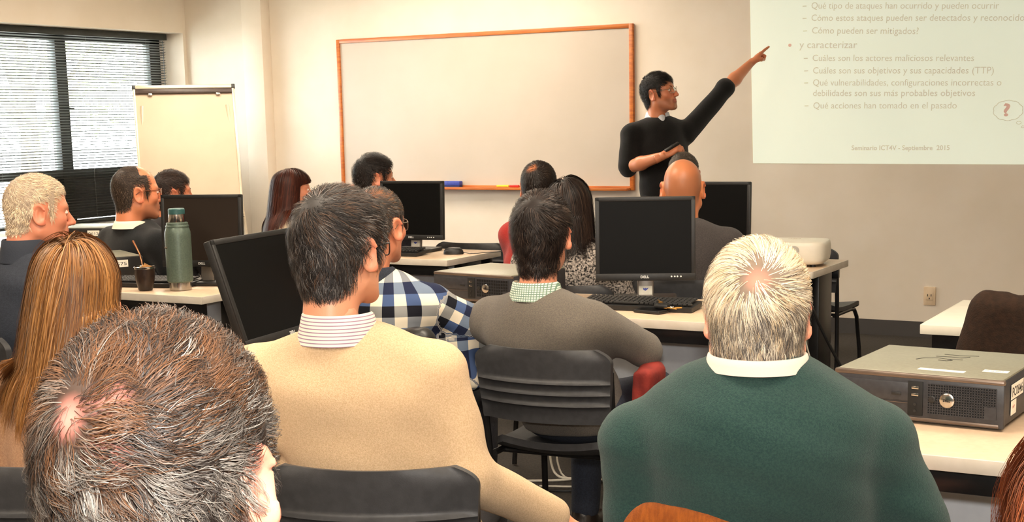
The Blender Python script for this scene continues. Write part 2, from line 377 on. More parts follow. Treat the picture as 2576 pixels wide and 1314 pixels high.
# ------------------------------------------------------------------ desks
def desk(x0, x1, y0, y1, label, z=.74, top='lam', legs=(1, 1)):
    t = empty('desk', ((x0+x1)/2, (y0+y1)/2, 0), 0, label, 'desk', 'classroom desks')
    w, d = x1-x0, y1-y0
    MB().box((0, 0, z-.015), (w-.006, d-.006, .030), .002).build('tabletop', M[top], t)
    e = M['lam_edge'] if top == 'lam' else M['lam_white']
    MB().box((0, -d/2+.001, z-.0155), (w, .006, .031), .0015).build('edge_band', e, t); MB().box((0, d/2-.001, z-.0155), (w, .006, .031), .0015).build('edge_band', e, t)
    for s in (-1, 1): MB().box((s*(w/2-.001), 0, z-.0155), (.006, d-.008, .031), .0015).build('edge_band', e, t)
    MB().box((0, -d/2+.05, z-.058), (w-.06, .03, .054), .003).build('frame_beam', M['blkmetal'], t)
    MB().box((0, d/2-.05, z-.058), (w-.06, .03, .054), .003).build('frame_beam', M['blkmetal'], t)
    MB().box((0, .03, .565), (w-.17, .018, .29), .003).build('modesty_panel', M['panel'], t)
    for s, on in zip((-1, 1), legs):
        if on:
            MB().box((s*(w/2-.055), .02, (z-.034)/2+.002), (.05, .20, z-.036), .006).build('leg', M['blkmetal'], t)
            MB().box((s*(w/2-.055), 0, .018), (.06, d-.08, .036), .008).build('foot', M['blkmetal'], t)
    return t
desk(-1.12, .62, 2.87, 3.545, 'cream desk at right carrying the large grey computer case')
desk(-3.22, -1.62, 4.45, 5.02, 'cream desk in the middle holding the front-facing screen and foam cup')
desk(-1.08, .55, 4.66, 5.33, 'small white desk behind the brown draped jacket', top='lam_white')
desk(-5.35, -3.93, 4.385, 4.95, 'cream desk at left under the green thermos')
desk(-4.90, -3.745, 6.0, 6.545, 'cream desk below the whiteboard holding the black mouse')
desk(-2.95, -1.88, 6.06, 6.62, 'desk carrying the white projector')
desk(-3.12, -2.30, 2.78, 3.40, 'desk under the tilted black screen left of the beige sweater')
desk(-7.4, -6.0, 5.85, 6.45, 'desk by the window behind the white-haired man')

# ------------------------------------------------------------------ computer cases
def led(mb): return mb
def pc(loc, rz, label, w=.385, d=.37, h=.114, front=True, detail=1, sticker=None, big=False):
    t = empty('computer_case', loc, rz, label, 'computer', 'grey desktop computer cases')
    MB().box((0, .006, h/2+.002), (w-.004, d-.018, h-.012), .006).build('body', M['grey_d'], t)
    MB().box((0, .002, h-.004), (w-.012, d-.012, .008), .003).build('lid', M['pctop'], t)
    MB().box((0, -d/2+.008, h-.007), (w, .018, .012), .005).build('lid_lip', M['bronze'], t)
    # bezel
    bz = MB().box((0, -d/2+.008, h/2-.003), (w, .016, h-.014), .005); bz.build('front_bezel', M['grey_d'], t)
    y = -d/2-.001
    MB().box((-.10, y, .072), (.165, .003, .042), .001).build('drive_door', M['grey_d'], t)
    MB().box((-.045, y-.002, .066), (.022, .003, .007), .001).build('eject_button', M['blk'], t)
    MB().box((-.10, y, .046), (.165, .0015, .0012)).build('bezel_seam', M['bronze'], t, smooth=0)
    up = MB().box((-.002, y, .058), (.034, .004, .078), .001).build('port_panel', M['black'], t)
    for zz in (.083, .067): MB().box((-.002, y-.003, zz), (.016, .002, .006), .0005).build('usb_port', M['chrome'], up)
    for zz in (.045, .030): MB().lathe([(.0035, 0), (.0035, .002), (.002, .002)], 10).build('audio_jack', M['blk'], up, loc=(-.002, y-.002, zz), rot=(PI/2, 0, 0))
    g = MB(); gx0, gx1, gz0, gz1 = .026, .176, .026, .094
    MB().box(((gx0+gx1)/2, y+.0005, (gz0+gz1)/2), (gx1-gx0, .001, gz1-gz0)).build('grille_black_sheet', M['black'], t, smooth=0)  # flat black sheet in place of the shaded opening behind the bars
    nx, nz = (26, 12) if detail else (13, 6)
    for i in range(nx+1): g.box((gx0+(gx1-gx0)*i/nx, y-.001, (gz0+gz1)/2), (.0020, .002, gz1-gz0))
    for i in range(nz+1): g.box(((gx0+gx1)/2, y-.001, gz0+(gz1-gz0)*i/nz), (gx1-gx0, .002, .0020))
    g.box((gx1-.012, y-.001, gz0+.013), (.026, .0024, .028))
    go = g.build('vent_grille', M['grey_d'], t, smooth=0); go['kind'] = 'stuff'
    MB().lathe([(.017, 0), (.0165, .004), (.0135, .0055), (0, .0055)], 28).build('logo_badge', M['chrome'], t, loc=(.070, y-.001, .060), rot=(PI/2, 0, 0))
    text_mesh('logo_text', 'DELL', M['ink'], t, .016, .008, (.062, y-.0078, .0572), bold=.02)
    MB().lathe([(.0085, 0), (.008, .003), (.0055, .004), (0, .003)], 20).build('power_button', M['blk'], t, loc=(.036, y-.001, .060), rot=(PI/2, 0, 0))
    MB().box((0, -d/2+.010, .011), (w-.02, .024, .009), .003).build('bottom_trim', M['bronze'], t)
    for a in (-1, 1):
        for b in (-1, 1): MB().lathe([(.012, 0), (.012, .005)], 12).build('foot', M['blk'], t, loc=(a*(w/2-.04), b*(d/2-.05), 0))
    return t
p = pc((-.722, 3.335, .741), math.radians(-4), 'large grey computer case with round badge on the right desk')
MB().box((.04, -.12, .1146), (.105, .022, .0006)).build('torn_label', M['paper'], p, rot=(0, 0, -.03), smooth=0)
MB().box((.145, -.085, .1146), (.055, .026, .0006)).build('paper_label', M['paper'], p, rot=(0, 0, .02), smooth=0)
text_mesh('label_text', '08:46 2012', M['ink'], p, .040, .012, (.124, -.088, .1153), (0, 0, .02))
sk = MB()
for pts in ([(-.05, .02), (-.04, .045), (-.01, .06), (.02, .05), (.05, .055)], [(-.02, .08), (.01, .085), (.04, .08), (.055, .1)], [(.0, .03), (.02, .028), (.03, .04), (.015, .05)], [(-.01, .115), (.03, .112), (.07, .122)]):
    sk.tube([(x-.01, y-.02, .1143) for x, y in pts], .0008, 4)
sk.build('pen_scribble', M['ink'], p)
lb = MB().box((.1930, -.075, .078), (.0008, .105, .034)).build('asset_label', M['paper'], p, smooth=0)
text_mesh('asset_number', 'PC0846', M['ink'], lb, .090, .030, (.1937, -.120, .067), (PI/2, 0, PI/2), bold=.01)
lb = MB().box((.1930, -.105, .042), (.0008, .044, .032)).build('warranty_label', M['paper'], p, smooth=0)
text_mesh('label_mark', 'HP', mat('red_ink', (200, 60, 50), .6, bump=.01), lb, .018, .010, (.1937, -.115, .040), (PI/2, 0, PI/2))
pc((-2.745, 4.79, .741), math.radians(-8), 'brown-grey computer case behind the white foam cup', d=.36, detail=0)

def pc_rear(loc, rz, label, num):
    """seen from behind: ports and an asset label on the back"""
    w, d, h = .385, .36, .114
    t = empty('computer_case', loc, rz, label, 'computer', 'grey desktop computer cases')
    MB().box((0, 0, h/2), (w, d, h), .006).build('body', M['blk'], t); MB().box((0, 0, h), (w-.012, d-.012, .006), .002).build('lid', M['pctop'], t)
    lb = MB().box((-w/2-.0005, .05, .082), (.0008, .075, .04)).build('asset_label', M['paper'], t, smooth=0)
    text_mesh('asset_number', num, M['ink'], lb, .06, .022, (-w/2-.0012, .078, .073), (PI/2, 0, -PI/2))
    lb = MB().box((.085, -d/2-.0005, .085), (.075, .0008, .032)).build('asset_label', M['paper'], t, smooth=0)
    text_mesh('asset_number', num, M['ink'], lb, .062, .02, (.054, -d/2-.0012, .077), (PI/2, 0, 0))
    for i in range(6): MB().box((-.15+i*.034, -d/2-.002, .06), (.016, .006, .03 if i % 2 else .018), .001).build('rear_port', M['chrome'] if i % 2 else M['panel'], t)
    return t
pc_rear((-4.86, 4.69, .741), math.radians(60), 'dark computer case behind the mate gourd', '0575')
pc_rear((-6.30, 6.12, .741), math.radians(20), 'dark computer case with paper label by the window sill', '0612')

# ------------------------------------------------------------------ monitors
M['screen'] = mat('lcd_screen', (8, 8, 8), .45, spec=.12, bump=.01, bscale=900)
M['screen_brown'] = mat('lcd_brown', (44, 36, 30), .5, spec=.15, bump=.01, bscale=900)  # lighter, browner screen colour
M['neck'] = mat('stand_silver', (150, 142, 132), .4, metal=.5, col2=(138, 130, 122), nscale=20)
def monitor(loc, rz, label, tilt=.10, w=.375, h=.315, zc=.245, neck='neck', sticker=True, mscr='screen', bez=None):
    t = empty('monitor', loc, rz, label, 'monitor', 'black flat monitors')
    bm_ = bez or M['blk']
    R = Matrix.Rotation(-tilt, 4, 'X'); c = Vector((0, -.02, zc))
    def pt(v): return c + R @ Vector(v)
    ro = (-tilt, 0, 0)
    hs = MB().box((0, 0, 0), (w, .026, h), .005).build('housing', bm_, t, loc=pt((0, .012, 0)), rot=ro)
    MB().box((0, .022, 0), (w*.72, .04, h*.66), .014).build('rear_cover', bm_, hs)
    b = .016; bb = .027
    MB().box((0, -.0135, (bb-b)/2), (w-2*b, .0015, h-b-bb)).build('screen', M[mscr], hs, smooth=0)
    for s in (-1, 1): MB().box((s*(w/2-b/2), -.0135, 0), (b, .006, h), .002).build('bezel', bm_, hs)
    MB().box((0, -.0135, h/2-b/2), (w, .006, b), .002).build('bezel', bm_, hs); MB().box((0, -.0135, -h/2+bb/2), (w, .007, bb), .002).build('bezel', bm_, hs)
    for k, x in enumerate((.098, .110, .120, .133)):
        MB().lathe([(.0032, 0), (.003, .0015), (0, .0018)], 12).build('button', M['inklight'], hs, loc=(x, -.017, -h/2+bb/2+.001), rot=(PI/2, 0, 0))
    text_mesh('logo_text', 'DELL', M['inklight'], hs, .032, .013, (-.018, -.0178, -h/2+bb/2-.004), bold=.025)
    nk = MB().box((0, 0, 0), (.062, .022, .20), .006).build('stand_neck', M[neck], t, loc=(0, .035, .10), rot=(-.14, 0, 0))
    if sticker:
        st = MB().box((.0, -.0118, -.062), (.050, .0006, .034)).build('sticker', M['paper'], nk, smooth=0)
        MB().prism([(-.008, -.06), (0, -.064), (.008, -.058), (.012, -.052), (.003, -.055), (0, -.052), (-.003, -.055), (-.01, -.052)], -.0128, -.0122).build('sticker_mark', M['blue'], st, smooth=0)
    MB().box((0, .02, .009), (.24, .17, .018), .007).build('stand_base', M['blk'], t)
    return t
monitor((-2.165, 4.885, .741), math.radians(24), 'black screen facing the camera on the middle desk', tilt=.03, zc=.24)
monitor((-2.475, 6.39, .741), math.radians(4), 'black screen to the right of the bald man', tilt=.04, zc=.222)
monitor((-4.175, 6.36, .741), math.radians(6), 'black screen below the whiteboard beside the mouse', tilt=.04, zc=.222)
monitor((-4.215, 4.74, .741), math.radians(18), 'brown-black screen behind the green thermos', tilt=.06, zc=.24, sticker=False, mscr='screen_brown')
rmx = math.radians(98.4)
def rot_monitor():
    bl_ = Vector((-2.474, 2.929, 0)); wx = Vector((math.cos(rmx), math.sin(rmx), 0)); bk = Vector((-math.sin(rmx), math.cos(rmx), 0))
    mid = bl_ + wx*.25; tl = .3234
    c = Vector((0, 0, .832)) + mid + (Vector((0, 0, 1))*math.cos(tl) + bk*math.sin(tl))*.1575
    base = c + bk*.02
    return monitor((base.x, base.y, .741), rmx, 'large tilted black screen left of the beige sweater', tilt=tl, w=.50, zc=c.z-.741, sticker=False, neck='blk')
rot_monitor()

# ------------------------------------------------------------------ keyboards, mouse
M['key'] = mat('key_black', (36, 35, 35), .4, col2=(28, 27, 27), nscale=90)
def keyboard(loc, rz, label, w=.44, d=.155):
    t = empty('keyboard', loc, rz, label, 'keyboard', 'black keyboards')
    MB().prism([(-w/2, 0), (w/2, 0), (w/2, .016), (-w/2, .016)], -d/2, d/2).build('case', M['blk'], t, rot=(.05, 0, 0), loc=(0, 0, .005))
    MB().box((0, -d/2+.012, .013), (w-.01, .022, .01), .003).build('front_lip', M['blk'], t)
    k = MB()
    for r in range(6):
        y = -d/2+.034 + r*.0205
        x = -w/2+.016
        while x < w/2-.016:
            ww = .0165
            if r == 0 and -.09 < x < .02: ww = .10
            k.box((x+ww/2-.008, y, .026+r*.001), (ww-.002, .0165, .008), .0015, seg=1); x += ww+.0015
    o = k.build('keys', M['key'], t, rot=(.03, 0, 0)); o['kind'] = 'stuff'
    return t
keyboard((-2.105, 4.70, .741), math.radians(5), 'black keyboard in front of the middle screen')
keyboard((-4.22, 6.16, .741), math.radians(4), 'black keyboard on the desk beside the black mouse')
keyboard((-4.40, 4.60, .741), math.radians(12), 'dark keyboard behind the green thermos', .42, .14).location = (-4.42, 4.62, .741)
def mouse(loc, rz, label):
    t = empty('computer_mouse', loc, rz, label, 'mouse')
    def fn(u, v):
        a = 2*PI*u; b = v*PI/2
        return (.031*math.cos(a)*math.cos(b)**.6*(1-.12*math.sin(a)), .054*math.sin(a)*math.cos(b)**.6, .034*math.sin(b)**.8+.001)
    MB().grid(fn, 28, 10).build('shell', M['blk'], t); MB().box((0, .028, .030), (.006, .018, .008), .003).build('scroll_wheel', M['key'], t)
    MB().tube([(0, .05, .01), (.02, .09, .004), (.01, .13, .004), (-.05, .17, .004), (-.08, .25, .004)], .002, 6).build('cord', M['blk'], t)
mouse((-3.885, 6.29, .741), math.radians(-70), 'black computer mouse on the desk below the whiteboard')
# ------------------------------------------------------------------ things on the desks
ZD = .741
t = empty('thermos', (-4.188, 4.546, ZD), 0, 'green metal thermos with steel cup and base', 'thermos')
M['green_enamel'] = mat('green_enamel', (98, 113, 100), .38, metal=.25, col2=(86, 101, 90), nscale=160, bump=.06, bscale=260)
M['teal'] = mat('teal_plastic', (56, 98, 96), .4, col2=(48, 88, 86), nscale=40)
MB().lathe([(.044, 0), (.047, .002), (.047, .034), (.050, .036)], 40).build('steel_base', M['chrome'], t)
MB().lathe([(.050, .034), (.055, .04), (.0555, .235), (.054, .25), (.048, .268), (.046, .272), (.046, .288), (.043, .29)], 40).build('body', M['green_enamel'], t)
MB().lathe([(.0475, .268), (.0492, .270), (.0492, .276), (.0475, .278)], 40).build('shoulder_ring', M['green_enamel'], t)
cu_ = MB().lathe([(.036, .288), (.037, .29), (.034, .325), (.034, .327)], 36).build('steel_cup', M['chrome'], t)
MB().lathe([(.0335, .324), (.035, .326), (.035, .345), (.032, .349), (0, .349)], 36).build('lid', M['teal'], t)
lb = MB().box((-.020, -.0525, .185), (.018, .002, .009), .0005).build('maker_plate', M['chrome'], t, rot=(0, 0, 0))
t = empty('mate_gourd', (-4.325, 4.478, ZD), 0, 'dark brown mate gourd with metal straw beside the thermos', 'mate gourd')
M['leather'] = mat('dark_leather', (50, 34, 26), .35, col2=(36, 25, 20), nscale=40, bump=.1, bscale=200)
MB().lathe([(.026, 0), (.030, .003), (.034, .02), (.040, .045), (.043, .07), (.043, .088), (.044, .10), (.041, .101), (.039, .09)], 32).build('cup', M['leather'], t)
MB().lathe([(.0445, .094), (.0455, .096), (.0455, .102), (.0425, .104), (.041, .1)], 32).build('rim', M['chrome'], t)
M['yerba'] = mat('yerba', (176, 120, 58), .9, col2=(120, 84, 40), nscale=160, bump=.8, bscale=300)
MB().grid(lambda u, v: ((.040*v)*math.cos(2*PI*u), (.040*v)*math.sin(2*PI*u), .098+.014*(1-v)*(1+.6*math.cos(2*PI*u))), 24, 6).build('yerba_leaves', M['yerba'], t)
MB().tube([(-.008, 0, .09), (-.014, 0, .125), (-.022, 0, .155), (-.040, 0, .185), (-.058, 0, .212)], [.0045, .004, .0038, .004, .005], 10).build('metal_straw', mat('copper_straw', (190, 130, 92), .25, metal=.9, col2=(170, 112, 80), nscale=30), t)
t = empty('foam_cup', (-2.712, 4.66, ZD), 0, 'white foam cup with straw on the middle desk', 'cup')
M['foam'] = mat('foam_white', (250, 240, 224), .7, bump=.05, bscale=300)
MB().lathe([(.025, 0), (.0255, .003), (.0345, .074), (.037, .076), (.037, .080), (.034, .081), (.0335, .074), (.025, .01), (0, .01)], 36).build('cup', M['foam'], t)
MB().lathe([(.0375, .062), (.0385, .066), (.0385, .078), (.037, .081)], 36).build('rim', M['foam'], t)
MB().tube([(.006, 0, .012), (.001, .0, .112)], .0025, 8).build('straw', M['paper'], t)
t = empty('mobile_phone', (-2.02, 4.665-.06, ZD), math.radians(-12), 'black mobile phone lying on the middle desk', 'phone')
MB().box((0, 0, .006), (.115, .062, .011), .004).build('body', M['blk'], t); MB().box((0, 0, .0118), (.096, .054, .0008)).build('screen', M['screen'], t, smooth=0)
t = empty('key_bunch', (-1.985, 4.625, ZD+.0125), 0, 'bunch of keys with black fob on the mobile phone', 'keys')
MB().box((0, .0, .010), (.055, .034, .018), .007).build('key_fob', M['blk'], t)
M['brass'] = mat('brass', (220, 176, 96), .25, metal=.9, col2=(200, 150, 80), nscale=40)
for a, b, z in ((.2, .045, .004), (-.5, .05, .006), (2.2, .04, .022)):
    k = MB().tube([(.02*math.cos(a), .02*math.sin(a), z), (b*1.6*math.cos(a), b*1.6*math.sin(a), z+.002)], .0028, 6).build('key', M['brass'], t)
    MB().lathe([(.009, 0), (.009, .002)], 14).build('key_head', M['brass'], k, loc=(.022*math.cos(a), .022*math.sin(a), z-.001))
MB().tube([(.035+.011*math.cos(w*PI/8), .011*math.sin(w*PI/8), .008) for w in range(17)], .0012, 6, False).build('key_ring', M['chrome'], t)

# projector
pj = empty('projector', (-2.075, 6.34, ZD), math.radians(9), 'white projector with plugged cables on the desk', 'projector')
def pbody(u, v):
    a = 2*PI*u; n = 5.0; ca, sa = math.cos(a), math.sin(a)
    rx = abs(ca)**(2/n)*math.copysign(1, ca); ry = abs(sa)**(2/n)*math.copysign(1, sa)
    pr_ = [(.90, .012), (.98, .024), (1, .05), (1, .085), (.985, .104), (.95, .112), (.6, .116), (0, .117)]
    k = v*(len(pr_)-1); i = min(int(k), len(pr_)-2); q = k-i; s = pr_[i][0]*(1-q)+pr_[i+1][0]*q; z = pr_[i][1]*(1-q)+pr_[i+1][1]*q
    return (rx*.178*s, ry*.142*s, z)
MB().grid(pbody, 72, 14).build('housing', M['white'], pj, smooth=50)
MB().lathe([(.024, 0), (.024, .003), (.022, .004), (0, .004)], 28).build('speaker_grille', mat('grille_grey', (196, 190, 180), .7, bump=.6, bscale=900), pj, loc=(.04, -.139, .075), rot=(PI/2, 0, 0))
MB().box((.005, -.142, .048), (.012, .006, .012), .001).build('jack', M['black'], pj); MB().box((.066, -.142, .030), (.022, .006, .012), .001).build('port', mat('port_brown', (120, 84, 66), .5, bump=.02), pj)
MB().box((-.035, -.150, .078), (.042, .022, .030), .004).build('power_plug', M['blk'], pj)
for a in (-1, 1): MB().lathe([(.012, 0), (.012, .014)], 14).build('foot', M['blk'], pj, loc=(a*.12, -.10, 0))
MB().lathe([(.012, 0), (.012, .014)], 14).build('foot', M['blk'], pj, loc=(0, .10, 0))
MB().tube([(-.09, .135, .065), (-.09, .165, .068)], [.038, .036], 24).build('lens', M['blk'], pj)
M['goldprint'] = mat('gold_print', (170, 130, 80), .5, bump=.02)
text_mesh('logo_text', 'NEC', M['goldprint'], pj, .055, .026, (.045, .02, .1185), (0, 0, PI), bold=.01)
MB().add([(.055, .0, .1186), (.085, .012, .1186), (.066, .002, .1186)], [(0, 1, 2)]).build('logo_mark', M['goldprint'], pj, smooth=0)
for a in range(4):
    w = a*PI/2+.4; MB().add([(-.085+.012*math.cos(w), .01+.012*math.sin(w), .1184), (-.085+.026*math.cos(w+.3), .01+.026*math.sin(w+.3), .1184), (-.085+.026*math.cos(w-.3), .01+.026*math.sin(w-.3), .1184)], [(0, 1, 2)]).build('menu_button', M['neck'], pj, smooth=0)
def cable(pts, r, m, lab, n=24):
    pts = [Vector(p) for p in pts]; out = []
    for i in range(len(pts)-1):
        p0, p1, p2, p3 = pts[max(i-1, 0)], pts[i], pts[i+1], pts[min(i+2, len(pts)-1)]
        for k in range(8):
            s = k/8; out.append(.5*((2*p1)+(p2-p0)*s+(2*p0-5*p1+4*p2-p3)*s*s+(3*p1-p0-3*p2+p3)*s**3))
    out.append(pts[-1]); o = MB().tube(out, r, 8).build('cable', m, None); return tag(o, lab, 'cable')
M['cab_w'] = mat('white_cable', (206, 200, 186), .5, bump=.02)
cable([(-2.095, 6.19, .80), (-2.09, 6.12, .775), (-2.05, 6.08, .758), (-1.99, 6.06, .752), (-1.935, 6.045, .725), (-1.90, 6.04, .64), (-1.84, 6.12, .45), (-1.74, 6.26, .18), (-1.66, 6.35, .012), (-1.5, 6.4, .012)], .0075, M['blk'], 'black power cable running from the projector to the floor')
cable([(-2.04, 6.185, .77), (-2.0, 6.10, .755), (-1.95, 6.045, .745), (-1.93, 6.035, .66), (-1.915, 6.03, .5), (-1.86, 6.03, .3), (-1.83, 6.04, .15), (-1.88, 6.06, .04), (-1.95, 6.1, .008), (-2.2, 6.2, .008)], .003, M['cab_w'], 'thin white cable hanging down the projector desk leg')
t = empty('video_plug', (-2.03, 6.105, ZD), math.radians(40), 'blue video plug lying behind the projector', 'plug')
MB().box((0, 0, .012), (.052, .03, .02), .004).build('shell', mat('vga_blue', (44, 52, 90), .5, bump=.02), t); MB().tube([(-.026, 0, .012), (-.05, .0, .012)], [.008, .005], 10).build('strain_relief', M['blk'], t)
cable([(-2.60, 4.90, .62), (-2.61, 4.92, .3), (-2.60, 4.93, .03), (-2.48, 4.90, .008), (-2.42, 4.98, .008), (-2.52, 4.86, .008), (-2.66, 4.78, .008)], .005, M['cab_w'], 'white computer cable hanging under the middle desk')
cable([(-2.55, 4.90, .62), (-2.57, 4.9, .3), (-2.55, 4.91, .02), (-2.40, 4.95, .008), (-2.38, 4.82, .008), (-2.56, 4.74, .008)], .004, M['cab_w'], 'thin pale cable coiled on the floor under the middle desk')
cable([(-2.2, 5.0, .008), (-2.36, 4.93, .008), (-2.36, 4.78, .008), (-2.48, 4.70, .008), (-2.66, 4.72, .008)], .005, M['blk'], 'black cable looping on the carpet under the grey sweater chair')

# ------------------------------------------------------------------ chairs
def back_fn(off):
    def fn(u, v):
        x = (u*2-1); z = .545+.225*v
        # rounded upper corners, slightly narrower below
        hw = .205+.018*v
        if v > .8: hw -= .05*((v-.8)/.2)**2.5
        X = x*hw
        y = -.205-.028*v - .052*(1-x*x)
        rib = 0
        for zc in (.25, .40, .55): rib += math.exp(-((v-zc)/.022)**2)
        rib *= max(0, 1-abs(x)**10)
        edge = .010*max(0, (abs(x)-.9)/.1)
        s = -1 if off else 1
        return (X, y - (.014*rib+.008 + edge if off else -edge*.3), z)
    return fn
def make_chair():
    t = empty('stacking_chair', (0, 0, 0))
    mb = MB(); mb.grid(back_fn(1), 30, 40, True) if False else None
    nu, nv = 30, 40
    A = MB(); A.grid(back_fn(1), nu, nv); k = len(A.v); A.grid(back_fn(0), nu, nv, True)
    w = nu+1
    rim = [i for i in range(w)] + [j*w+nu for j in range(1, nv+1)] + [nv*w+i for i in range(nu-1, -1, -1)] + [j*w for j in range(nv-1, 0, -1)]
    for i in range(len(rim)): a, b = rim[i], rim[(i+1) % len(rim)]; A.f.append((b, a, a+k, b+k))
    A.build('backrest', M['chair'], t, smooth=45)
    def seat(off):
        def fn(u, v):
            x = u*2-1; y = -.20+.43*v
            hw = .215-.02*(1-v) - (.04*((.12-v)/.12)**2 if v < .12 else 0) - (.05*((v-.88)/.12)**2 if v > .88 else 0)
            z = .45 + .016*x*x - .012*math.sin(PI*v) - (.035*((v-.8)/.2)**2 if v > .8 else 0) + (.02*((.15-v)/.15)**2 if v < .15 else 0)
            return (x*hw, y, z-off)
        return fn
    S = MB(); nu, nv = 16, 20; S.grid(seat(0), nu, nv); k = len(S.v); S.grid(seat(.022), nu, nv, True); w = nu+1
    rim = [i for i in range(w)] + [j*w+nu for j in range(1, nv+1)] + [nv*w+i for i in range(nu-1, -1, -1)] + [j*w for j in range(nv-1, 0, -1)]
    for i in range(len(rim)): a, b = rim[i], rim[(i+1) % len(rim)]; S.f.append((b, a, a+k, b+k))
    S.build('seat', M['chair'], t, smooth=45)
    for s in (-1, 1):
        MB().tube([(s*.205, -.212, .70), (s*.207, -.205, .56), (s*.205, -.19, .44), (s*.21, -.205, .2), (s*.215, -.225, .006)], .0105, 10).build('rear_leg', M['blkmetal'], t)
        MB().tube([(s*.19, -.19, .424), (s*.19, .10, .420), (s*.192, .165, .412), (s*.196, .20, .37), (s*.205, .225, .2), (s*.21, .24, .006)], .0105, 10).build('front_leg', M['blkmetal'], t)
    MB().tube([(-.19, -.12, .418), (.19, -.12, .418)], .008, 8).build('crossbar', M['blkmetal'], t)
    MB().tube([(-.19, .10, .418), (.19, .10, .418)], .008, 8).build('crossbar', M['blkmetal'], t)
    return t
CH0 = make_chair(); CHUSED = [False]
def chair(x, y, psi, label):
    c = CH0 if not CHUSED[0] else copy_tree(CH0); CHUSED[0] = True
    c.location = (x, y, 0); c.rotation_euler = (0, 0, math.radians(psi-90))
    return tag(c, label, 'chair', 'black stacking chairs')
chair(-2.22, 7.10, 90, 'empty black chair behind the projector desk')
chair(-4.00, 6.88, 92, 'empty black chair below the whiteboard by the mouse desk')
# ------------------------------------------------------------------ organic modelling: signed distance fields meshed by surface nets
A3 = lambda *p: np.array(p, np.float32)
def smin(a, b, k):
    h = np.clip(.5+.5*(b-a)/k, 0, 1); return b*(1-h)+a*h-k*h*(1-h)
def smax(a, b, k): return -smin(-a, -b, k)
def rc(P, a, b, ra, rb):
    a = np.asarray(a, np.float32); ba = np.asarray(b, np.float32)-a; pa = P-a
    t = np.clip((pa@ba)/(ba@ba+1e-9), 0, 1); return np.linalg.norm(pa-t[:, None]*ba, axis=1)-(ra+(rb-ra)*t)
def el(P, c, r, R=None):
    q = P-np.asarray(c, np.float32)
    if R is not None: q = q@R
    r = np.asarray(r, np.float32); k0 = np.linalg.norm(q/r, axis=1); k1 = np.linalg.norm(q/(r*r), axis=1)+1e-9
    return k0*(k0-1)/k1
def rz(a): c, s = math.cos(a), math.sin(a); return np.array(((c, -s, 0), (s, c, 0), (0, 0, 1)), np.float32)
def rx(a): c, s = math.cos(a), math.sin(a); return np.array(((1, 0, 0), (0, c, -s), (0, s, c)), np.float32)
def ry(a): c, s = math.cos(a), math.sin(a); return np.array(((c, 0, s), (0, 1, 0), (-s, 0, c)), np.float32)

def nets(fn, lo, hi, h):
    lo = np.asarray(lo, np.float32); hi = np.asarray(hi, np.float32); n = np.ceil((hi-lo)/h).astype(int)+1
    ax = [lo[i]+np.arange(n[i], dtype=np.float32)*h for i in range(3)]
    G = np.stack(np.meshgrid(*ax, indexing='ij'), -1).reshape(-1, 3); F = fn(G).reshape(n).astype(np.float32); S = F < 0
    c = np.zeros(n-1, np.int8)
    for a in (0, 1):
        for b in (0, 1):
            for d in (0, 1): c += S[a:n[0]-1+a, b:n[1]-1+b, d:n[2]-1+d]
    act = (c > 0) & (c < 8); idx = -np.ones(n-1, np.int64); I, J, K = np.nonzero(act); idx[act] = np.arange(len(I))
    acc = np.zeros((len(I), 3), np.float32); cnt = np.zeros(len(I), np.float32)
    cs = [(a, b, d) for a in (0, 1) for b in (0, 1) for d in (0, 1)]
    for p in cs:
        for q in cs:
            if p < q and sum(abs(p[i]-q[i]) for i in range(3)) == 1:
                f1 = F[I+p[0], J+p[1], K+p[2]]; f2 = F[I+q[0], J+q[1], K+q[2]]; m = (f1 < 0) != (f2 < 0)
                t = np.where(m, f1/np.where(m, f1-f2, 1), 0)
                pos = np.array(p, np.float32)+t[:, None]*(np.array(q, np.float32)-np.array(p, np.float32)); acc += pos*m[:, None]; cnt += m
    V = lo+(np.stack([I, J, K], 1)+acc/cnt[:, None])*h
    Q = []
    for axis in range(3):
        b, d = [(1, 2), (2, 0), (0, 1)][axis]
        sl1 = [slice(1, -1)]*3; sl2 = [slice(1, -1)]*3; sl1[axis] = slice(0, -1); sl2[axis] = slice(1, None)
        s1 = S[tuple(sl1)]; s2 = S[tuple(sl2)]; e = np.nonzero(s1 != s2); ins = s1[e]
        ijk = [e[0]+1, e[1]+1, e[2]+1]; ijk[axis] = e[axis]
        def cell(ob, od):
            q = [ijk[0].copy(), ijk[1].copy(), ijk[2].copy()]; q[b] = q[b]+ob; q[d] = q[d]+od; return idx[q[0], q[1], q[2]]
        q4 = np.stack([cell(-1, -1), cell(0, -1), cell(0, 0), cell(-1, 0)], 1); q4[~ins] = q4[~ins][:, ::-1]; Q.append(q4)
    Q = np.concatenate(Q); Q = Q[(Q >= 0).all(1)]
    return V.astype(np.float32), Q
def vnorm(V, Q):
    a = V[Q[:, 2]]-V[Q[:, 0]]; b = V[Q[:, 3]]-V[Q[:, 1]]; fn_ = np.cross(a, b); N = np.zeros_like(V)
    for i in range(4): np.add.at(N, Q[:, i], fn_)
    return N/(np.linalg.norm(N, axis=1, keepdims=True)+1e-12)
def relax(V, Q, it=1, k=.5):
    for _ in range(it):
        A = np.zeros_like(V); C = np.zeros(len(V), np.float32)
        for i in range(4):
            np.add.at(A, Q[:, i], V[Q[:, (i+1) % 4]]); np.add.at(C, Q[:, i], 1); np.add.at(A, Q[:, i], V[Q[:, i-1]]); np.add.at(C, Q[:, i], 1)
        V = V*(1-k)+k*A/np.maximum(C, 1)[:, None]
    return V.astype(np.float32)
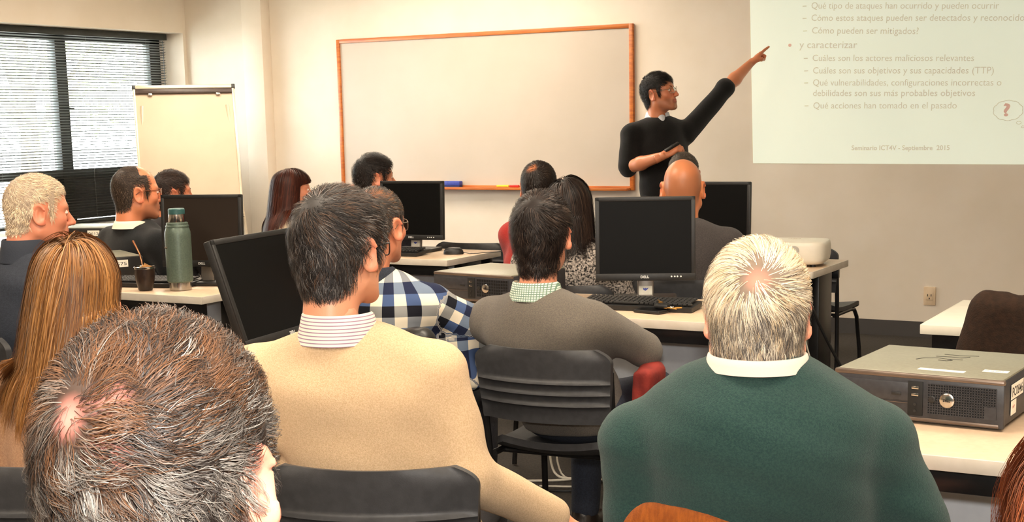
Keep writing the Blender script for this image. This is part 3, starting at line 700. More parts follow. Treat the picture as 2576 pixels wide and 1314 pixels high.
def wob(V, f, seed, n=7):
    r = np.random.default_rng(seed); o = np.zeros(len(V), np.float32)
    for _ in range(n):
        d = r.normal(size=3); d /= np.linalg.norm(d); o += np.sin(V@(d*f*r.uniform(.6, 1.6)).astype(np.float32)+r.uniform(0, 6.3))
    return o/n
def mk(name, V, Q, m, parent=None, cols=None, smooth=True):
    me = bpy.data.meshes.new(name); nv, nq = len(V), len(Q)
    me.vertices.add(nv); me.vertices.foreach_set('co', np.ascontiguousarray(V, np.float32).ravel())
    me.loops.add(nq*4); me.loops.foreach_set('vertex_index', np.ascontiguousarray(Q, np.int32).ravel())
    me.polygons.add(nq); me.polygons.foreach_set('loop_start', np.arange(0, nq*4, 4, dtype=np.int32))
    me.polygons.foreach_set('use_smooth', np.full(nq, smooth)); me.update(calc_edges=True); me.validate()
    if cols is not None:
        a = me.color_attributes.new('Col', 'FLOAT_COLOR', 'POINT'); c = np.ones((nv, 4), np.float32); c[:, :3] = cols; a.data.foreach_set('color', c.ravel())
    me.materials.append(m); o = bpy.data.objects.new(name, me); return link(o, parent)
def join(parts):
    V = []; Q = []; C = []; k = 0
    for v, q, c in parts:
        V.append(v); Q.append(q+k); C.append(np.broadcast_to(c, v.shape)); k += len(v)
    return np.concatenate(V), np.concatenate(Q), np.concatenate(C)
L3 = lambda c: np.array(lin(c), np.float32)
def sstep(a, b, x): t = np.clip((x-a)/(b-a), 0, 1); return t*t*(3-2*t)

# ------------------------------------------------------------------ head: x right, y forward, z up; chin -.11, crown +.123
SKC = A3(0, -.012, .035); SKR = A3(.076, .098, .088)
def head_fn(P, fem=0, full=0):
    X = P.copy(); X[:, 0] = np.abs(X[:, 0])
    d = el(P, SKC, SKR)
    d = smin(d, el(P, (0, .028, -.028), (.060+full*.012, .060, .082)), .03)
    d = smin(d, rc(X, (.050+full*.014, -.008, -.058), (.020+full*.008, .066, -.096), .019, .017), .03)
    d = smin(d, el(P, (0, .074, -.098), (.022, .017, .016)), .02)
    d = smin(d, rc(P, (0, -.032, -.015), (0, -.062, -.25), .054+full*.012-fem*.008, .060+full*.012-fem*.010), .035)
    d = smin(d, el(X, (.043, .055, -.020), (.022, .022, .02)), .02)
    d = smin(d, rc(X, (.046, .064, .024), (.008, .084, .022), .010, .009), .016)
    d = smax(d, -el(X, (.031, .100, .004), (.018, .016, .012)), .014)
    d = smin(d, rc(P, (0, .083, .014), (0, .112-fem*.004, -.030), .0075, .0105), .012)
    d = smin(d, el(X, (.011, .100, -.033), (.008, .010, .008)), .008)
    d = smin(d, el(P, (0, .080, -.062), (.028, .016, .022)), .015)
    d = smin(d, rc(X, (0, .0945, -.057), (.022, .084, -.060), .0055, .003), .006)
    d = smin(d, rc(X, (0, .0925, -.069), (.020, .083, -.066), .0065, .003), .006)
    d = smax(d, -rc(X, (0, .101, -.0628), (.022, .092, -.0625), .0022, .0015), .004)
    # ears
    E = (X-A3(.079, -.012, -.002))@rz(-.38)@rx(.12)
    ear = el(E, (0.002, -.004, 0), (.0085, .020, .033))
    q = np.sqrt((E[:, 1]+.004)**2/(.0185**2)+E[:, 2]**2/(.031**2))
    ring = np.sqrt(((q-1)*.022)**2+(E[:, 0]-.008)**2)-.0048
    ring = np.where((E[:, 1] > .010) & (E[:, 2] < .01), ring+.004, ring)
    ear = smin(ear, ring, .005); ear = smax(ear, -el(E, (.013, .001, .0), (.011, .0115, .020)), .005)
    ear = smin(ear, el(E, (.003, .006, -.028), (.007, .009, .011)), .006)
    return smin(d, ear, .007)
_lo, _hi = (-.115, -.15, -.25), (.115, .135, .14)
HM = {}
def head_mesh(key):
    if key not in HM:
        lod, fem, full = key
        V, Q = nets(lambda p: head_fn(p, fem, full), _lo, _hi, {'hi': .0038, 'lo': .0062}[lod]); HM[key] = (V, Q, vnorm(V, Q))
    return HM[key]
def skin_cols(V, tone, stub=0, fem=0, hairtone=None, bald=0):
    t = L3(tone); C = np.tile(t, (len(V), 1)); X = np.abs(V[:, 0]); y, z = V[:, 1], V[:, 2]
    red = L3((225, 120, 95)); lip = L3((188, 96, 84))
    w = .35*np.exp(-((X-.045)**2+(y-.07)**2+(z+.02)**2)/.0006) + .4*np.exp(-(X**2+(y-.112)**2+(z+.03)**2)/.0003) + .45*sstep(.080, .092, X)
    w = np.clip(w, 0, .6)[:, None]; C = C*(1-w)+red*t.mean()/red.mean()*1.05*w
    wl_ = ((np.abs(z+.063) < .012) & (X < .023) & (y > .082)).astype(np.float32)[:, None]*.7; C = C*(1-wl_)+lip*wl_
    if stub:
        b = sstep(-.035, -.055, z)*sstep(-.01, .02, y)*(1-.6*np.exp(-((z+.063)**2)/.0001)*(X < .022)); b = (b*stub)[:, None]; C = C*(1-b)+L3((70, 55, 48))*b
    if bald:
        m = hairline(V); b = (sstep(0, .03, m)*bald*(.55+.45*sstep(.09, .04, z)))[:, None]; C = C*(1-b)+L3((96, 74, 60))*b
    C = C*(1+.05*wob(V, 120, 3)[:, None])
    return C.astype(np.float32)
HLY = [-.13, -.07, -.045, -.036, .012, .017, .030, .034, .060, .082, .12]; HLZ = [-.080, -.080, -.055, .030, .036, -.022, -.022, .046, .062, .086, .094]
def hairline(V, rec=0, drop=0):
    """height above the hair line in metres; positive where hair grows"""
    z = np.interp(V[:, 1], HLY, HLZ); z = np.where(V[:, 1] > .033, z+rec, z); z = np.where(V[:, 1] < -.04, z-drop, z)
    m = V[:, 2]-z; ear = (np.abs(V[:, 0]) > .080) & (V[:, 2] < .04) & (np.abs(V[:, 1]+.01) < .035)
    return np.where(ear, -1, m)

def ribbons(Pts, side, w, col):
    """Pts (n,s,3) strands -> quads"""
    n, s, _ = Pts.shape; tp = np.linspace(1, .25, s)[None, :, None]*w.reshape(-1, 1, 1)*.5
    A = Pts-side*tp; B = Pts+side*tp; V = np.stack([A, B], 2).reshape(-1, 3)
    b = (np.arange(n)[:, None]*s+np.arange(s-1)[None, :]).reshape(-1)*2
    Q = np.stack([b, b+1, b+3, b+2], 1); C = np.repeat(col, s*2, 0); return V.astype(np.float32), Q, C
def unit(a): return a/(np.linalg.norm(a, axis=-1, keepdims=True)+1e-9)
def sample(V, Q, wgt, n, rng):
    t = V[Q]; ar = np.linalg.norm(np.cross(t[:, 2]-t[:, 0], t[:, 3]-t[:, 1]), axis=1)*wgt[Q].mean(1); ar = np.clip(ar, 0, None)
    f = rng.choice(len(Q), n, p=ar/ar.sum()); u = rng.random((n, 1)); v = rng.random((n, 1)); T = t[f]
    return T[:, 0]*(1-u)*(1-v)+T[:, 1]*u*(1-v)+T[:, 2]*u*v+T[:, 3]*(1-u)*v
def pick(pal, n, rng, P=None, pfn=None):
    cs = np.array([L3(c) for c, _ in pal]); w = np.array([x for _, x in pal], float)
    if pfn is None: i = rng.choice(len(pal), n, p=w/w.sum())
    else:
        W = w[None, :]*pfn(P); W = W/W.sum(1, keepdims=True); i = (W.cumsum(1) < rng.random((n, 1))).sum(1).clip(0, len(pal)-1)
    return cs[i]*(1+.18*rng.normal(size=(n, 1))).clip(.5, 1.6)
def head_hair(key, st, seed):
    rng = np.random.default_rng(seed); V, Q, N = head_mesh(key)
    m = hairline(V, st.get('rec', 0), st.get('drop', 0)); dens = sstep(0, .012, m)
    if 'thin' in st: dens = dens*st['thin'](V)
    th = st.get('thick', .02); cap = st.get('cap', (40, 32, 28))
    fm = (m[Q] > st.get('capm', .010)).all(1) & (dens[Q].max(1) > .02); Vc = V+N*(th*st.get('capk', .4)*sstep(.008, .04, m)*np.clip(dens, 0, 1)+.0006)[:, None]
    cc = np.tile(L3(cap), (len(V), 1))
    if 'scalp' in st: sk = L3(st['scalp']); w = (1-np.clip(dens*1.3, 0, 1))[:, None]; cc = cc*(1-w)+sk*w
    used = np.unique(Q[fm]); mp = -np.ones(len(V), int); mp[used] = np.arange(len(used))
    parts = [(Vc[used].astype(np.float32), mp[Q[fm]], cc[used])]
    n, s = st['n'], st.get('seg', 7)
    p0 = sample(V, Q, dens, n, rng); c = SKC; r = SKR
    # below the widest part of the skull hair hangs like a curtain, so heights count less there
    kz = lambda v: np.where(v[..., 2:] < 0, .3, 1.)*np.array((0, 0, 1.))+np.array((1, 1, 0.))
    def nrm(p): v = p-c; k = kz(v); return unit(v*k*k/(r*r))
    def lev(p): v = p-c; return np.linalg.norm(v*kz(v)/r, axis=-1, keepdims=True)
    n0 = nrm(p0); cw = np.asarray(st.get('crown', (0, -.078, .098))); t0 = unit(p0-cw); t0 = unit(t0-n0*(t0*n0).sum(1, keepdims=True))
    t0 = unit(t0+st.get('swirl', .35)*np.cross(n0, t0))
    dn = np.tile(np.array((0, -.12, -1.)), (n, 1)); dn = unit(dn-n0*(dn*n0).sum(1, keepdims=True))
    w = sstep(st.get('dz', .075), -.01, p0[:, 2])[:, None]*(1-.35*sstep(.0, .06, p0[:, 1]))[:, None]
    t = t0*(1-w)+dn*w
    if 'comb' in st: t = t+np.asarray(st['comb'])*sstep(.05, .10, p0[:, 2])[:, None]
    t = unit(t+rng.normal(size=(n, 3))*st.get('mess', .22)); t = unit(t-n0*(t*n0).sum(1, keepdims=True))
    lt, ls, ln = st.get('len', (.05, .035, .018)); zz = p0[:, 2]
    Ln = np.where(zz > .05, lt, np.interp(zz, [-.08, -.04, .05], [ln, ls, ls]))*rng.uniform(.6, 1.15, n)
    hgt = th*rng.uniform(.35, 1.0, n)**.8*np.interp(hairline(p0, st.get('rec', 0), st.get('drop', 0)), [0, .03], [.45, 1])
    if 'tht' in st: hgt = hgt*st['tht'](p0)
    S = np.linspace(0, 1, s)[None, :, None]; q = p0[:, None]+t[:, None]*(S*Ln[:, None, None])
    lv = lev(p0)[:, None]+(hgt[:, None, None]/.088)*np.sin(S*PI*.74)
    kk = lv/np.maximum(lev(q), 1e-4); vq = q-c; q = c+vq*np.where((vq[..., 2:] < 0) & (np.arange(3) == 2), 1., kk)
    if st.get('curl'):
        am, fr = st['curl']; ph = rng.uniform(0, 6.28, (n, 1, 1)); b = np.cross(n0, t)[:, None]; a_ = am*rng.uniform(.5, 1.2, (n, 1, 1))*S**.6
        q = q+b*a_*np.sin(ph+S*fr)+n0[:, None]*a_*.8*np.cos(ph+S*fr)
    if st.get('clump', 0):
        mcl = max(20, n//st.get('csize', 14)); ci = rng.choice(n, mcl, False); near = np.empty(n, int)
        for a in range(0, n, 2000): near[a:a+2000] = ((p0[a:a+2000, None]-p0[ci][None])**2).sum(-1).argmin(1)
        cl_ = q[ci[near]]; q = q+(cl_-q)*(st['clump']*S**1.2)
    side = unit(np.cross(np.gradient(q, axis=1), nrm(q)))
    rs = pick(st['pal'], n, rng, p0, st.get('pfn'))
    if st.get('clump', 0): rs = rs*.55+rs[ci[near]]*.45
    parts.append(ribbons(q, side, np.full(n, st.get('w', .0012))*rng.uniform(.6, 1.3, n), rs))
    if st.get('brow'):
        nb = 90; sg = np.repeat((-1, 1), nb); u = rng.random(2*nb); b0 = np.stack([sg*(.012+.036*u), .094-.030*u**1.6, .0235+.006*np.sin(u*2.6)+rng.normal(size=2*nb)*.0016], 1)
        dr = unit(np.stack([sg*.8, -.45+0*u, .25-.5*u], 1)); bq = b0[:, None]+dr[:, None]*(np.linspace(0, 1, 4)[None, :, None]*.010)
        parts.append(ribbons(bq, np.broadcast_to(np.array((0, 0, 1.)), bq.shape), np.full(2*nb, .0012), pick([(st['brow'], 1)], 2*nb, rng)))
    return join(parts)
def long_hair(key, st, seed, body=None):
    """strands run from the parting over the skull, then hang; body(p)= distance to the clothed torso in head space"""
    rng = np.random.default_rng(seed); V, Q, N = head_mesh(key); m = hairline(V, st.get('rec', 0)); dens = sstep(0, .012, m)
    fm = (m[Q] > -.004).all(1); Vc = V+N*(st.get('thick', .012)*.10*sstep(0, .03, m)+.0006)[:, None]; used = np.unique(Q[fm]); mp = -np.ones(len(V), int); mp[used] = np.arange(len(used))
    parts = [(Vc[used].astype(np.float32), mp[Q[fm]], np.tile(L3(st['cap']), (len(used), 1)))]
    n, s = st['n'], st.get('seg', 22); p = sample(V, Q, dens*(.25+sstep(-.06, .06, V[:, 2])+1.5*sstep(.08, .12, V[:, 2])), n, rng); p0 = p.copy(); c, r = SKC, SKR
    part_x = st.get('part', 0); off = st.get('thick', .014)*rng.uniform(.25, 1, n)
    L = st['len']*rng.uniform(.82, 1.06, n); L = np.where(p0[:, 2] < .03, L-np.clip(.10*(.12-p0[:, 2])/.12, 0, .12), L); step = (L/(s-1))[:, None]
    nrm = lambda a: unit((a-c)/(r*r)); sx = np.where(p[:, 0] > part_x, 1., -1.)
    d = p-np.array((part_x, -.03, .115)); d[:, 0] += sx*.006*sstep(.06, .12, p[:, 2]); d[:, 1] = np.where(p[:, 1] > .03, st.get('fr', -.02), d[:, 1]); d = unit(d); d = unit(d-nrm(p)*(d*nrm(p)).sum(1, keepdims=True)); Pt = [p]
    grav = np.array((0, 0, -1.)); lean = np.asarray(st.get('lean', (0, 0, 0)))
    for k in range(1, s):
        d = unit(d*.62+(grav+lean)*.38+rng.normal(size=(n, 3))*st.get('mess', .03)); nn = nrm(p); lv = np.linalg.norm((p-c)/r, axis=1, keepdims=True)
        onh = lv < 1+off[:, None]/.08+.05; dt = unit(d-nn*np.minimum((d*nn).sum(1, keepdims=True), 0)); p = p+np.where(onh, dt, d)*step
        tgt = 1+off[:, None]/.085*min(1, .35+k/4); lv = np.linalg.norm((p-c)/r, axis=1, keepdims=True); p = np.where(lv < tgt, c+(p-c)*tgt/np.maximum(lv, 1e-4), p)
        # keep outside the neck column and hang around it
        ny = p[:, 1]+.045; rr = np.sqrt(p[:, 0]**2+ny**2); rn = st.get('neck', .066)+off*.9; ins = (p[:, 2] < -.02) & (rr < rn); k_ = np.where(ins, rn/np.maximum(rr, 1e-4), 1); p = p.copy(); p[:, 0] *= k_; p[:, 1] = ny*k_-.045
        fy = st.get('facey', .028); p[:, 1] = np.where((p[:, 2] < .045) & (p[:, 1] > fy), fy+(p[:, 1]-fy)*.15, p[:, 1])
        if body is not None:
            db = body(p.astype(np.float32)); e = .004; g = np.stack([body((p+v).astype(np.float32))-db for v in np.eye(3)*e], 1)/e; push = np.clip(off*.8-db, 0, .05)[:, None]; p = p+unit(g)*push
        Pt.append(p)
    q = np.stack(Pt, 1); S = np.linspace(0, 1, s)[None, :, None]
    if st.get('wave'):
        am, fr = st['wave']; ph = rng.uniform(0, 6.3, (n, 1, 1)); q = q+np.stack([np.sin(ph+S*fr), np.cos(ph*1.3+S*fr), 0*S+0*ph], -1)[:, :, 0]*am*S
    mcl = max(20, n//30); ci = rng.choice(n, mcl, False); near = np.empty(n, int)
    for a in range(0, n, 2000): near[a:a+2000] = ((p0[a:a+2000, None]-p0[ci][None])**2).sum(-1).argmin(1)
    q = q+(q[ci[near]]-q)*(st.get('clump', .5)*S**1.5)
    out = q-A3(0, -.03, 0); out[:, :, 2] *= .3; side = unit(np.cross(np.gradient(q, axis=1), unit(out)))
    cl_ = pick(st['pal'], n, rng); cl_ = cl_*.5+cl_[ci[near]]*.5
    parts.append(ribbons(q, side, np.full(n, st.get('w', .0016))*rng.uniform(.6, 1.4, n), cl_))
    return join(parts)

# ------------------------------------------------------------------ hand: wrist at origin, fingers +y, back of the hand +z, thumb -x (right hand)
HD = {}
def hand_mesh(pose):
    if pose in HD: return HD[pose]
    cur = {'relax': [.35, .45, .5, .55], 'point': [.06, 1.45, 1.5, 1.5], 'hold': [.75, .85, .9, .95], 'fist': [1.2, 1.25, 1.25, 1.25]}[pose]
    seg = []
    for i, (x, kl, L) in enumerate(((-.026, .088, .072), (-.009, .092, .080), (.009, .088, .074), (.024, .080, .058))):
        seg.append(((x*.55, .008, 0), (x, kl, .002), .0145, .0115)); p = np.array((x, kl, .002)); a = 0
        for j, fr_ in enumerate((.45, .31, .24)):
            a += cur[i]*(.8 if j == 0 else 1.0 if j == 1 else .7); q = p+np.array((x*.05, math.cos(a), -math.sin(a)))*L*fr_
            seg.append((p, q, .0096-.0010*j, .0088-.0010*j)); p = q
    th = {'relax': [(-.022, .022, -.006), (-.046, .052, -.020), (-.050, .080, -.030)], 'point': [(-.022, .022, -.006), (-.036, .056, -.026), (-.016, .076, -.038)], 'hold': [(-.022, .022, -.006), (-.046, .052, -.022), (-.036, .082, -.030)], 'fist': [(-.022, .022, -.008), (-.036, .05, -.03), (-.008, .068, -.04)]}[pose]
    def fn(P):
        d = el(P, (0, .045, -.004), (.036, .048, .014)); d = smin(d, rc(P, (0, -.05, 0), (0, .012, 0), .026, .024), .02)
        for a, b, ra, rb in seg: d = smin(d, rc(P, a, b, ra, rb), .007 if ra > .011 else .004)
        d = smin(d, rc(P, th[0], th[1], .014, .0115), .012); d = smin(d, rc(P, th[1], th[2], .0112, .0088), .005); return d
    V, Q = nets(fn, (-.075, -.06, -.1), (.055, .195, .035), .0042); HD[pose] = (V, Q); return HD[pose]
def place_hand(pose, wrist, d, back, left):
    V, Q = hand_mesh(pose); V = V.copy()
    if left: V[:, 0] *= -1; Q = Q[:, ::-1]
    y = np.asarray(d, float); y = y/np.linalg.norm(y); z = np.asarray(back, float); z = z-y*(z@y); z /= np.linalg.norm(z); x = np.cross(y, z)
    return (V@np.stack([x, y, z]).astype(np.float32)+np.asarray(wrist, np.float32)).astype(np.float32), Q
M['skin'] = attr_mat('skin', .40, .45, bump=.10, bscale=420, sss=.12)
M['hair'] = attr_mat('hair_strands', .5, .3)
M['woven'] = attr_mat('woven_check', .85, .2, bump=.25, bscale=700)
M['eye'] = attr_mat('eyeball', .12, .6)
def knit(name, a, b, sc=260, bump=.5): return mat(name, a, .92, col2=b, nscale=sc, bump=bump, bscale=sc*2.2, spec=.15, sheen=.15, detail=2)
def to_local(p, base, psi):
    a = -(math.radians(psi)-PI/2); c, s = math.cos(a), math.sin(a); x, y = p[0]-base[0], p[1]-base[1]
    return np.array((c*x-s*y, s*x+c*y, p[2]))
def band(N, rx_, ry_, z0, z1, m, parent, name='collar', open_=0.0, flare=.006, tilt=.35, fold=True, cy=-.012, cols=None, gap=0):
    """shirt collar standing round the neck and folded over; higher behind than in front"""
    mb = MB(); nu = 56
    def pt(u, lay, k):
        a = -PI/2+(u-.5)*2*(PI-gap); ca, sa = math.cos(a), math.sin(a); front = max(0, sa)
        h = z1-z0; z = z0+h*k - tilt*h*front*1.2
        r = lay+flare*(1-k)
        return (N[0]+(rx_+r)*ca, N[1]+cy+(ry_+r)*sa, N[2]+z)
    rows = [(0, 0), (0, .5), (0, 1.0), (.003, 1.06), (.006, 1.0), (.009, .5), (.013, -.12)]
    k = len(mb.v)
    mb.grid(lambda u, v: pt(u, *rows[min(int(round(v*(len(rows)-1))), len(rows)-1)]), nu, len(rows)-1)
    return mb.build(name, m, parent, smooth=60)

PEOPLE = {}
def person(key, label, head, phi, psi, hair=None, skin=(214, 150, 116), top=None, legs=None, base=None, pitch=0, roll=0, hs=1.0, sw=1.0, bw=1.0, bd=1.0,
           arms=None, aworld=False, hands=('relax', 'relax'), hdirs=(None, None), lod='lo', fem=0, full=0, stub=0, bald=0, eyes=False, glasses=None, collar=None, topname='sweater',
           fold=.006, tres=.011, stand=False, sleeve=1.0, hem=None, plaid=None, longh=None, shoe=(40, 30, 26), chairlab=None, seed=1, nb=(-.038, -.140), extra=None, cuff=None, seatdy=0.0, hunch=0.0, build_legs=True, shd=.085):
    f = np.array((math.cos(math.radians(psi)), math.sin(math.radians(psi))))
    if base is None: base = (head[0]-f[0]*.045, head[1]-f[1]*.045)
    root = empty('person', (base[0], base[1], 0), math.radians(psi)-PI/2, label, 'person', 'people at the seminar')
    Hl = to_local(head, base, psi); N = Hl+np.array((0, nb[0], nb[1]*hs)); hipz = .96 if stand else .54
    hip = np.array((0, 0, hipz)); sh = [N+np.array((s*.178*sw, .005+.02*hunch, -shd)) for s in (1, -1)]       # right, left
    if arms is None:
        arms = []
        for s, q in zip((1, -1), sh):
            E = q+np.array((s*.055, .06, -.235)); E[2] = max(E[2], .66); Wp = E+np.array((-s*.09, .22, .0)); Wp[2] = max(.64, Wp[2]-.03); arms.append((E, Wp))
    elif aworld: arms = [tuple(to_local(q, base, psi) for q in a) for a in arms]
    arms = [tuple(np.asarray(q, float) for q in a) for a in arms]
    slv = [a[0]+(a[1]-a[0])*sleeve for a in arms]
    hemz = hem if hem is not None else (.93 if stand else .475)
    lerp = lambda t: hip+(N-hip)*t
    Cc = lerp(.66)+np.array((0, -.012-.03*hunch, 0)); Bc = lerp(.30); Uc = N+np.array((0, -.012-.02*hunch, -.105)); hz = max(.10, (N[2]-hipz)*.42)
    def core(P):
        d = el(P, hip, (.172*bw, .125*bd, .13)); d = smin(d, el(P, Bc, (.158*bw, .122*bd, hz)), .08); d = smin(d, el(P, Cc, (.168*sw, .122*bd, hz)), .08)
        d = smin(d, el(P, Uc, (.165*sw, .092*bd, .095)), .05)
        for s, q in zip((1, -1), sh): d = smin(d, rc(P, N+np.array((s*.040, -.012, -.042)), q+np.array((-s*.015, 0, .012)), .050, .056), .05)
        return smin(d, rc(P, N+np.array((-.03, -.036-.010*full, -.030+.010*full)), N+np.array((.03, -.036-.010*full, -.030+.010*full)), .040+.008*full, .040+.008*full), .03)
    def garment(P):
        d = core(P)
        for (E, Wp), q, wv in zip(arms, sh, slv):
            d = smin(d, rc(P, q, E, .066, .055), .035); d = smin(d, rc(P, E, wv, .054, .054-.013*sleeve), .022)
            if sleeve < 1: d = smin(d, rc(P, E+(wv-E)*.72, wv, .056, .054), .006)
        for e in (extra or []): d = smin(d, rc(P, to_local(e[0], base, psi), to_local(e[1], base, psi), e[2], e[3]), .03)
        return np.maximum(d, hemz-P[:, 2])
    pts = np.array([hip+(0, 0, -.15), N, *sh, *[a[0] for a in arms], *[a[1] for a in arms]]); lo = pts.min(0)-.10; hi = pts.max(0)+.10; lo[0] = min(lo[0], -.27*bw); hi[0] = max(hi[0], .27*bw); lo[1] = min(lo[1], -.20*bd, Cc[1]-.17*bd, Uc[1]-.15*bd); hi[1] = max(hi[1], .20*bd); lo[2] = hemz-.03
    # ---- head transform
    Rh = rz(math.radians(phi-psi))@rx(math.radians(pitch))@ry(math.radians(roll)); hk = (lod, fem, full); V, Q, _ = head_mesh(hk)
    TX = lambda v: (v*hs)@Rh.T+Hl.astype(np.float32)
    parts = [(TX(V), Q, skin_cols(V, skin, stub, fem, bald=bald))]
    def flesh(p):
        d = core(p)+.045
        for (E, Wp), q in zip(arms, sh): d = smin(d, rc(p, q, E, .036, .034), .02); d = smin(d, rc(p, E, Wp, .033, .024), .02)
        return smin(d, rc(p, N+np.array((0, -.01, .04)), N+np.array((0, 0, -.12)), .045, .05), .03)
    cv, cq = nets(flesh, lo, hi, .022); parts.append((cv, cq, L3(skin)))
    for i in (0, 1):
        E, Wp = arms[i]; dv = Wp-E
        hd = (dv/np.linalg.norm(dv), (0, 0, 1)) if hdirs[i] is None else (dv/np.linalg.norm(dv) if hdirs[i][0] is None else to_local(hdirs[i][0], (0, 0), psi), to_local(hdirs[i][1], (0, 0), psi)); v, q = place_hand(hands[i], Wp+np.asarray(hd[0])/np.linalg.norm(hd[0])*.015, hd[0], hd[1], i == 1)
        parts.append((v, q, L3(skin)*np.array((1.0, .93, .9))))
        if sleeve < 1:
            l2 = np.minimum(E, Wp)-.07; h2 = np.maximum(E, Wp)+.07; fv, fq = nets(lambda p: rc(p, E+(Wp-E)*.05, E+(Wp-E)*.45, .042, .041) if False else smin(rc(p, E, E+(Wp-E)*.4, .040, .041), rc(p, E+(Wp-E)*.4, Wp+dv*.04, .041, .026), .02), l2, h2, .009); parts.append((fv, fq, L3(skin)))
    V3, Q3, C3 = join(parts); mk('body', V3, Q3, M['skin'], root, C3)
    # ---- top garment
    tv, tq = nets(garment, lo, hi, tres); tv = relax(tv, tq, 1); nn = vnorm(tv, tq); an = tv*np.array((.7, .7, 1.5), np.float32)
    wv_ = fold*(wob(an, 26, seed)+.6*wob(an, 52, seed+5)); inner = sstep(.02, .12, np.linalg.norm(tv-N.astype(np.float32), axis=1)); tv = tv+nn*(wv_*inner)[:, None]
    if plaid is not None:
        best = np.full(len(tv), 9., np.float32); U = np.zeros(len(tv)); W2 = np.zeros(len(tv)); dc = core(tv); best = dc-.012; U = tv[:, 0]*1.0; W2 = tv[:, 2].copy(); U = np.arctan2(tv[:, 0], -tv[:, 1]+.0)*.15
        for (E, Wp), q in zip(arms, sh):
            for a, b in ((q, E), (E, Wp)):
                dd = rc(tv, a, b, .06, .05); ax = (b-a)/np.linalg.norm(b-a); rel = tv-a; al = rel@ax; e1 = np.cross(ax, (0, .3, 1)); e1 /= np.linalg.norm(e1); e2 = np.cross(ax, e1); an_ = np.arctan2(rel@e2, rel@e1)*.057
                m_ = dd < best; U = np.where(m_, an_, U); W2 = np.where(m_, al+.013, W2); best = np.where(m_, dd, best)
        
        go_ = mk(topname, tv, tq, plaid, root)
        for nm_, ar_ in (('pu', U), ('pv', W2)): at_ = go_.data.attributes.new(nm_, 'FLOAT', 'POINT'); at_.data.foreach_set('value', np.ascontiguousarray(ar_, np.float32))
    else: mk(topname, tv, tq, top, root)
    # ---- trousers and shoes
    if build_legs:
        def trou(P):
            d = el(P, hip+np.array((0, .0, -.01)), (.165*bw, .118*bd, .10))
            for s in (1, -1):
                if stand: K = (s*.10, .03, .50); A_ = (s*.11, -.01, .09); Hp = (s*.09, .0, .90)
                else: K = (s*.12, .44, .525); A_ = (s*.13, .40, .10); Hp = (s*.09, .02, .535)
                d = smin(d, rc(P, Hp, K, .088, .064), .04); d = smin(d, rc(P, K, A_, .062, .05), .03)
            return np.maximum(d, .07-P[:, 2])
        l3 = (-.24*bw, -.17, .04); h3 = (.24*bw, .20 if stand else .56, hipz+.14); lv, lq = nets(trou, l3, h3, .016); nn = vnorm(lv, lq); lv = lv+nn*(.004*wob(lv, 30, seed+9))[:, None]
        mk('trousers', lv, lq, legs or M['trouser'], root)
        ms = mat('shoe_leather', shoe, .35, col2=tuple(int(c*.8) for c in shoe), nscale=40)
        for s in (1, -1):
            ay = -.01 if stand else .40; ax_ = .11 if stand else .13
            sv, sq = nets(lambda P: np.maximum(smin(rc(P, (s*ax_, ay-.03, .045), (s*ax_, ay+.13, .032), .040, .033), rc(P, (s*ax_, ay, .05), (s*ax_, ay, .12), .042, .045), .03), .004-P[:, 2]), (s*ax_-.07, ay-.10, -.01), (s*ax_+.07, ay+.20, .14), .012); mk('shoe', sv, sq, ms, root)
    # ---- hair
    if hair: hv, hq, hc = head_hair(hk, hair, seed+100); mk('hair', TX(hv.astype(np.float32)), hq, M['hair'], root, hc)
    if longh:
        bodyfn = lambda p: garment(TX(p))
        lh = dict(longh); hv, hq, hc = long_hair(hk, lh, seed+100, bodyfn); mk('hair', TX(hv.astype(np.float32)), hq, M['hair'], root, hc)
    # ---- face furniture
    def hp(p): return tuple((np.asarray(p, np.float32)*hs)@Rh.T+Hl)
    if eyes:
        for s in (1, -1):
            mb = MB(); n = 14
            mb.grid(lambda u, v: (.0122*math.sin(v*PI)*math.cos(2*PI*u), .0122*math.cos(v*PI), .0122*math.sin(v*PI)*math.sin(2*PI*u)), n, 12)
            ev = np.array(mb.v, np.float32); ang = np.arccos(np.clip(ev[:, 1]/.0122, -1, 1)); c = np.tile(L3((232, 224, 214)), (len(ev), 1)); c[ang < .5] = L3((50, 34, 26)); c[np.abs(ev[:, 2]-.0005) > .0042] = L3(skin)*.92
            mk('eye', TX(ev+A3(s*.031, .0755, .004)), np.array(mb.f), M['eye'], root, c)
    if glasses:
        gm_, gr, lens = glasses; g = MB()
        for s in (1, -1):
            rim = []
            for k in range(25):
                a = 2*PI*k/24; ca, sa = math.cos(a), math.sin(a); x = .025*math.copysign(abs(ca)**.6, ca); z = .018*math.copysign(abs(sa)**.6, sa); rim.append(hp((s*(.033)+x, .108-abs(s*.033+x)**2*6, .002+z)))
            g.tube(rim, gr, 6, False)
            g.tube([hp(p) for p in ((s*.058, .088, .010), (s*.070, .070, .013), (s*.080, .03, .014), (s*.084, -.005, .016), (s*.084, -.03, .0))], gr, 6)
        g.tube([hp(p) for p in ((-.009, .108, .006), (0, .111, .009), (.009, .108, .006))], gr, 6)
        go = g.build('glasses', gm_, root)
        if lens:
            for s in (1, -1):
                mb = MB(); ring = []
                for k in range(24):
                    a = 2*PI*k/24; ca, sa = math.cos(a), math.sin(a); x = .0245*math.copysign(abs(ca)**.6, ca); z = .0175*math.copysign(abs(sa)**.6, sa); ring.append(hp((s*(.033)+x, .1075-abs(s*.033+x)**2*6, .002+z)))
                mb.add(ring, [tuple(range(24))]); mb.build('lens', M['glass'], go, smooth=0)
    if collar:
        for c in (collar if isinstance(collar, list) else [collar]): band(N, parent=root, **c)
    if chairlab:
        cx, cy_ = base[0]+f[0]*(seatdy+.01), base[1]+f[1]*(seatdy+.01); chair(cx, cy_, psi, chairlab)
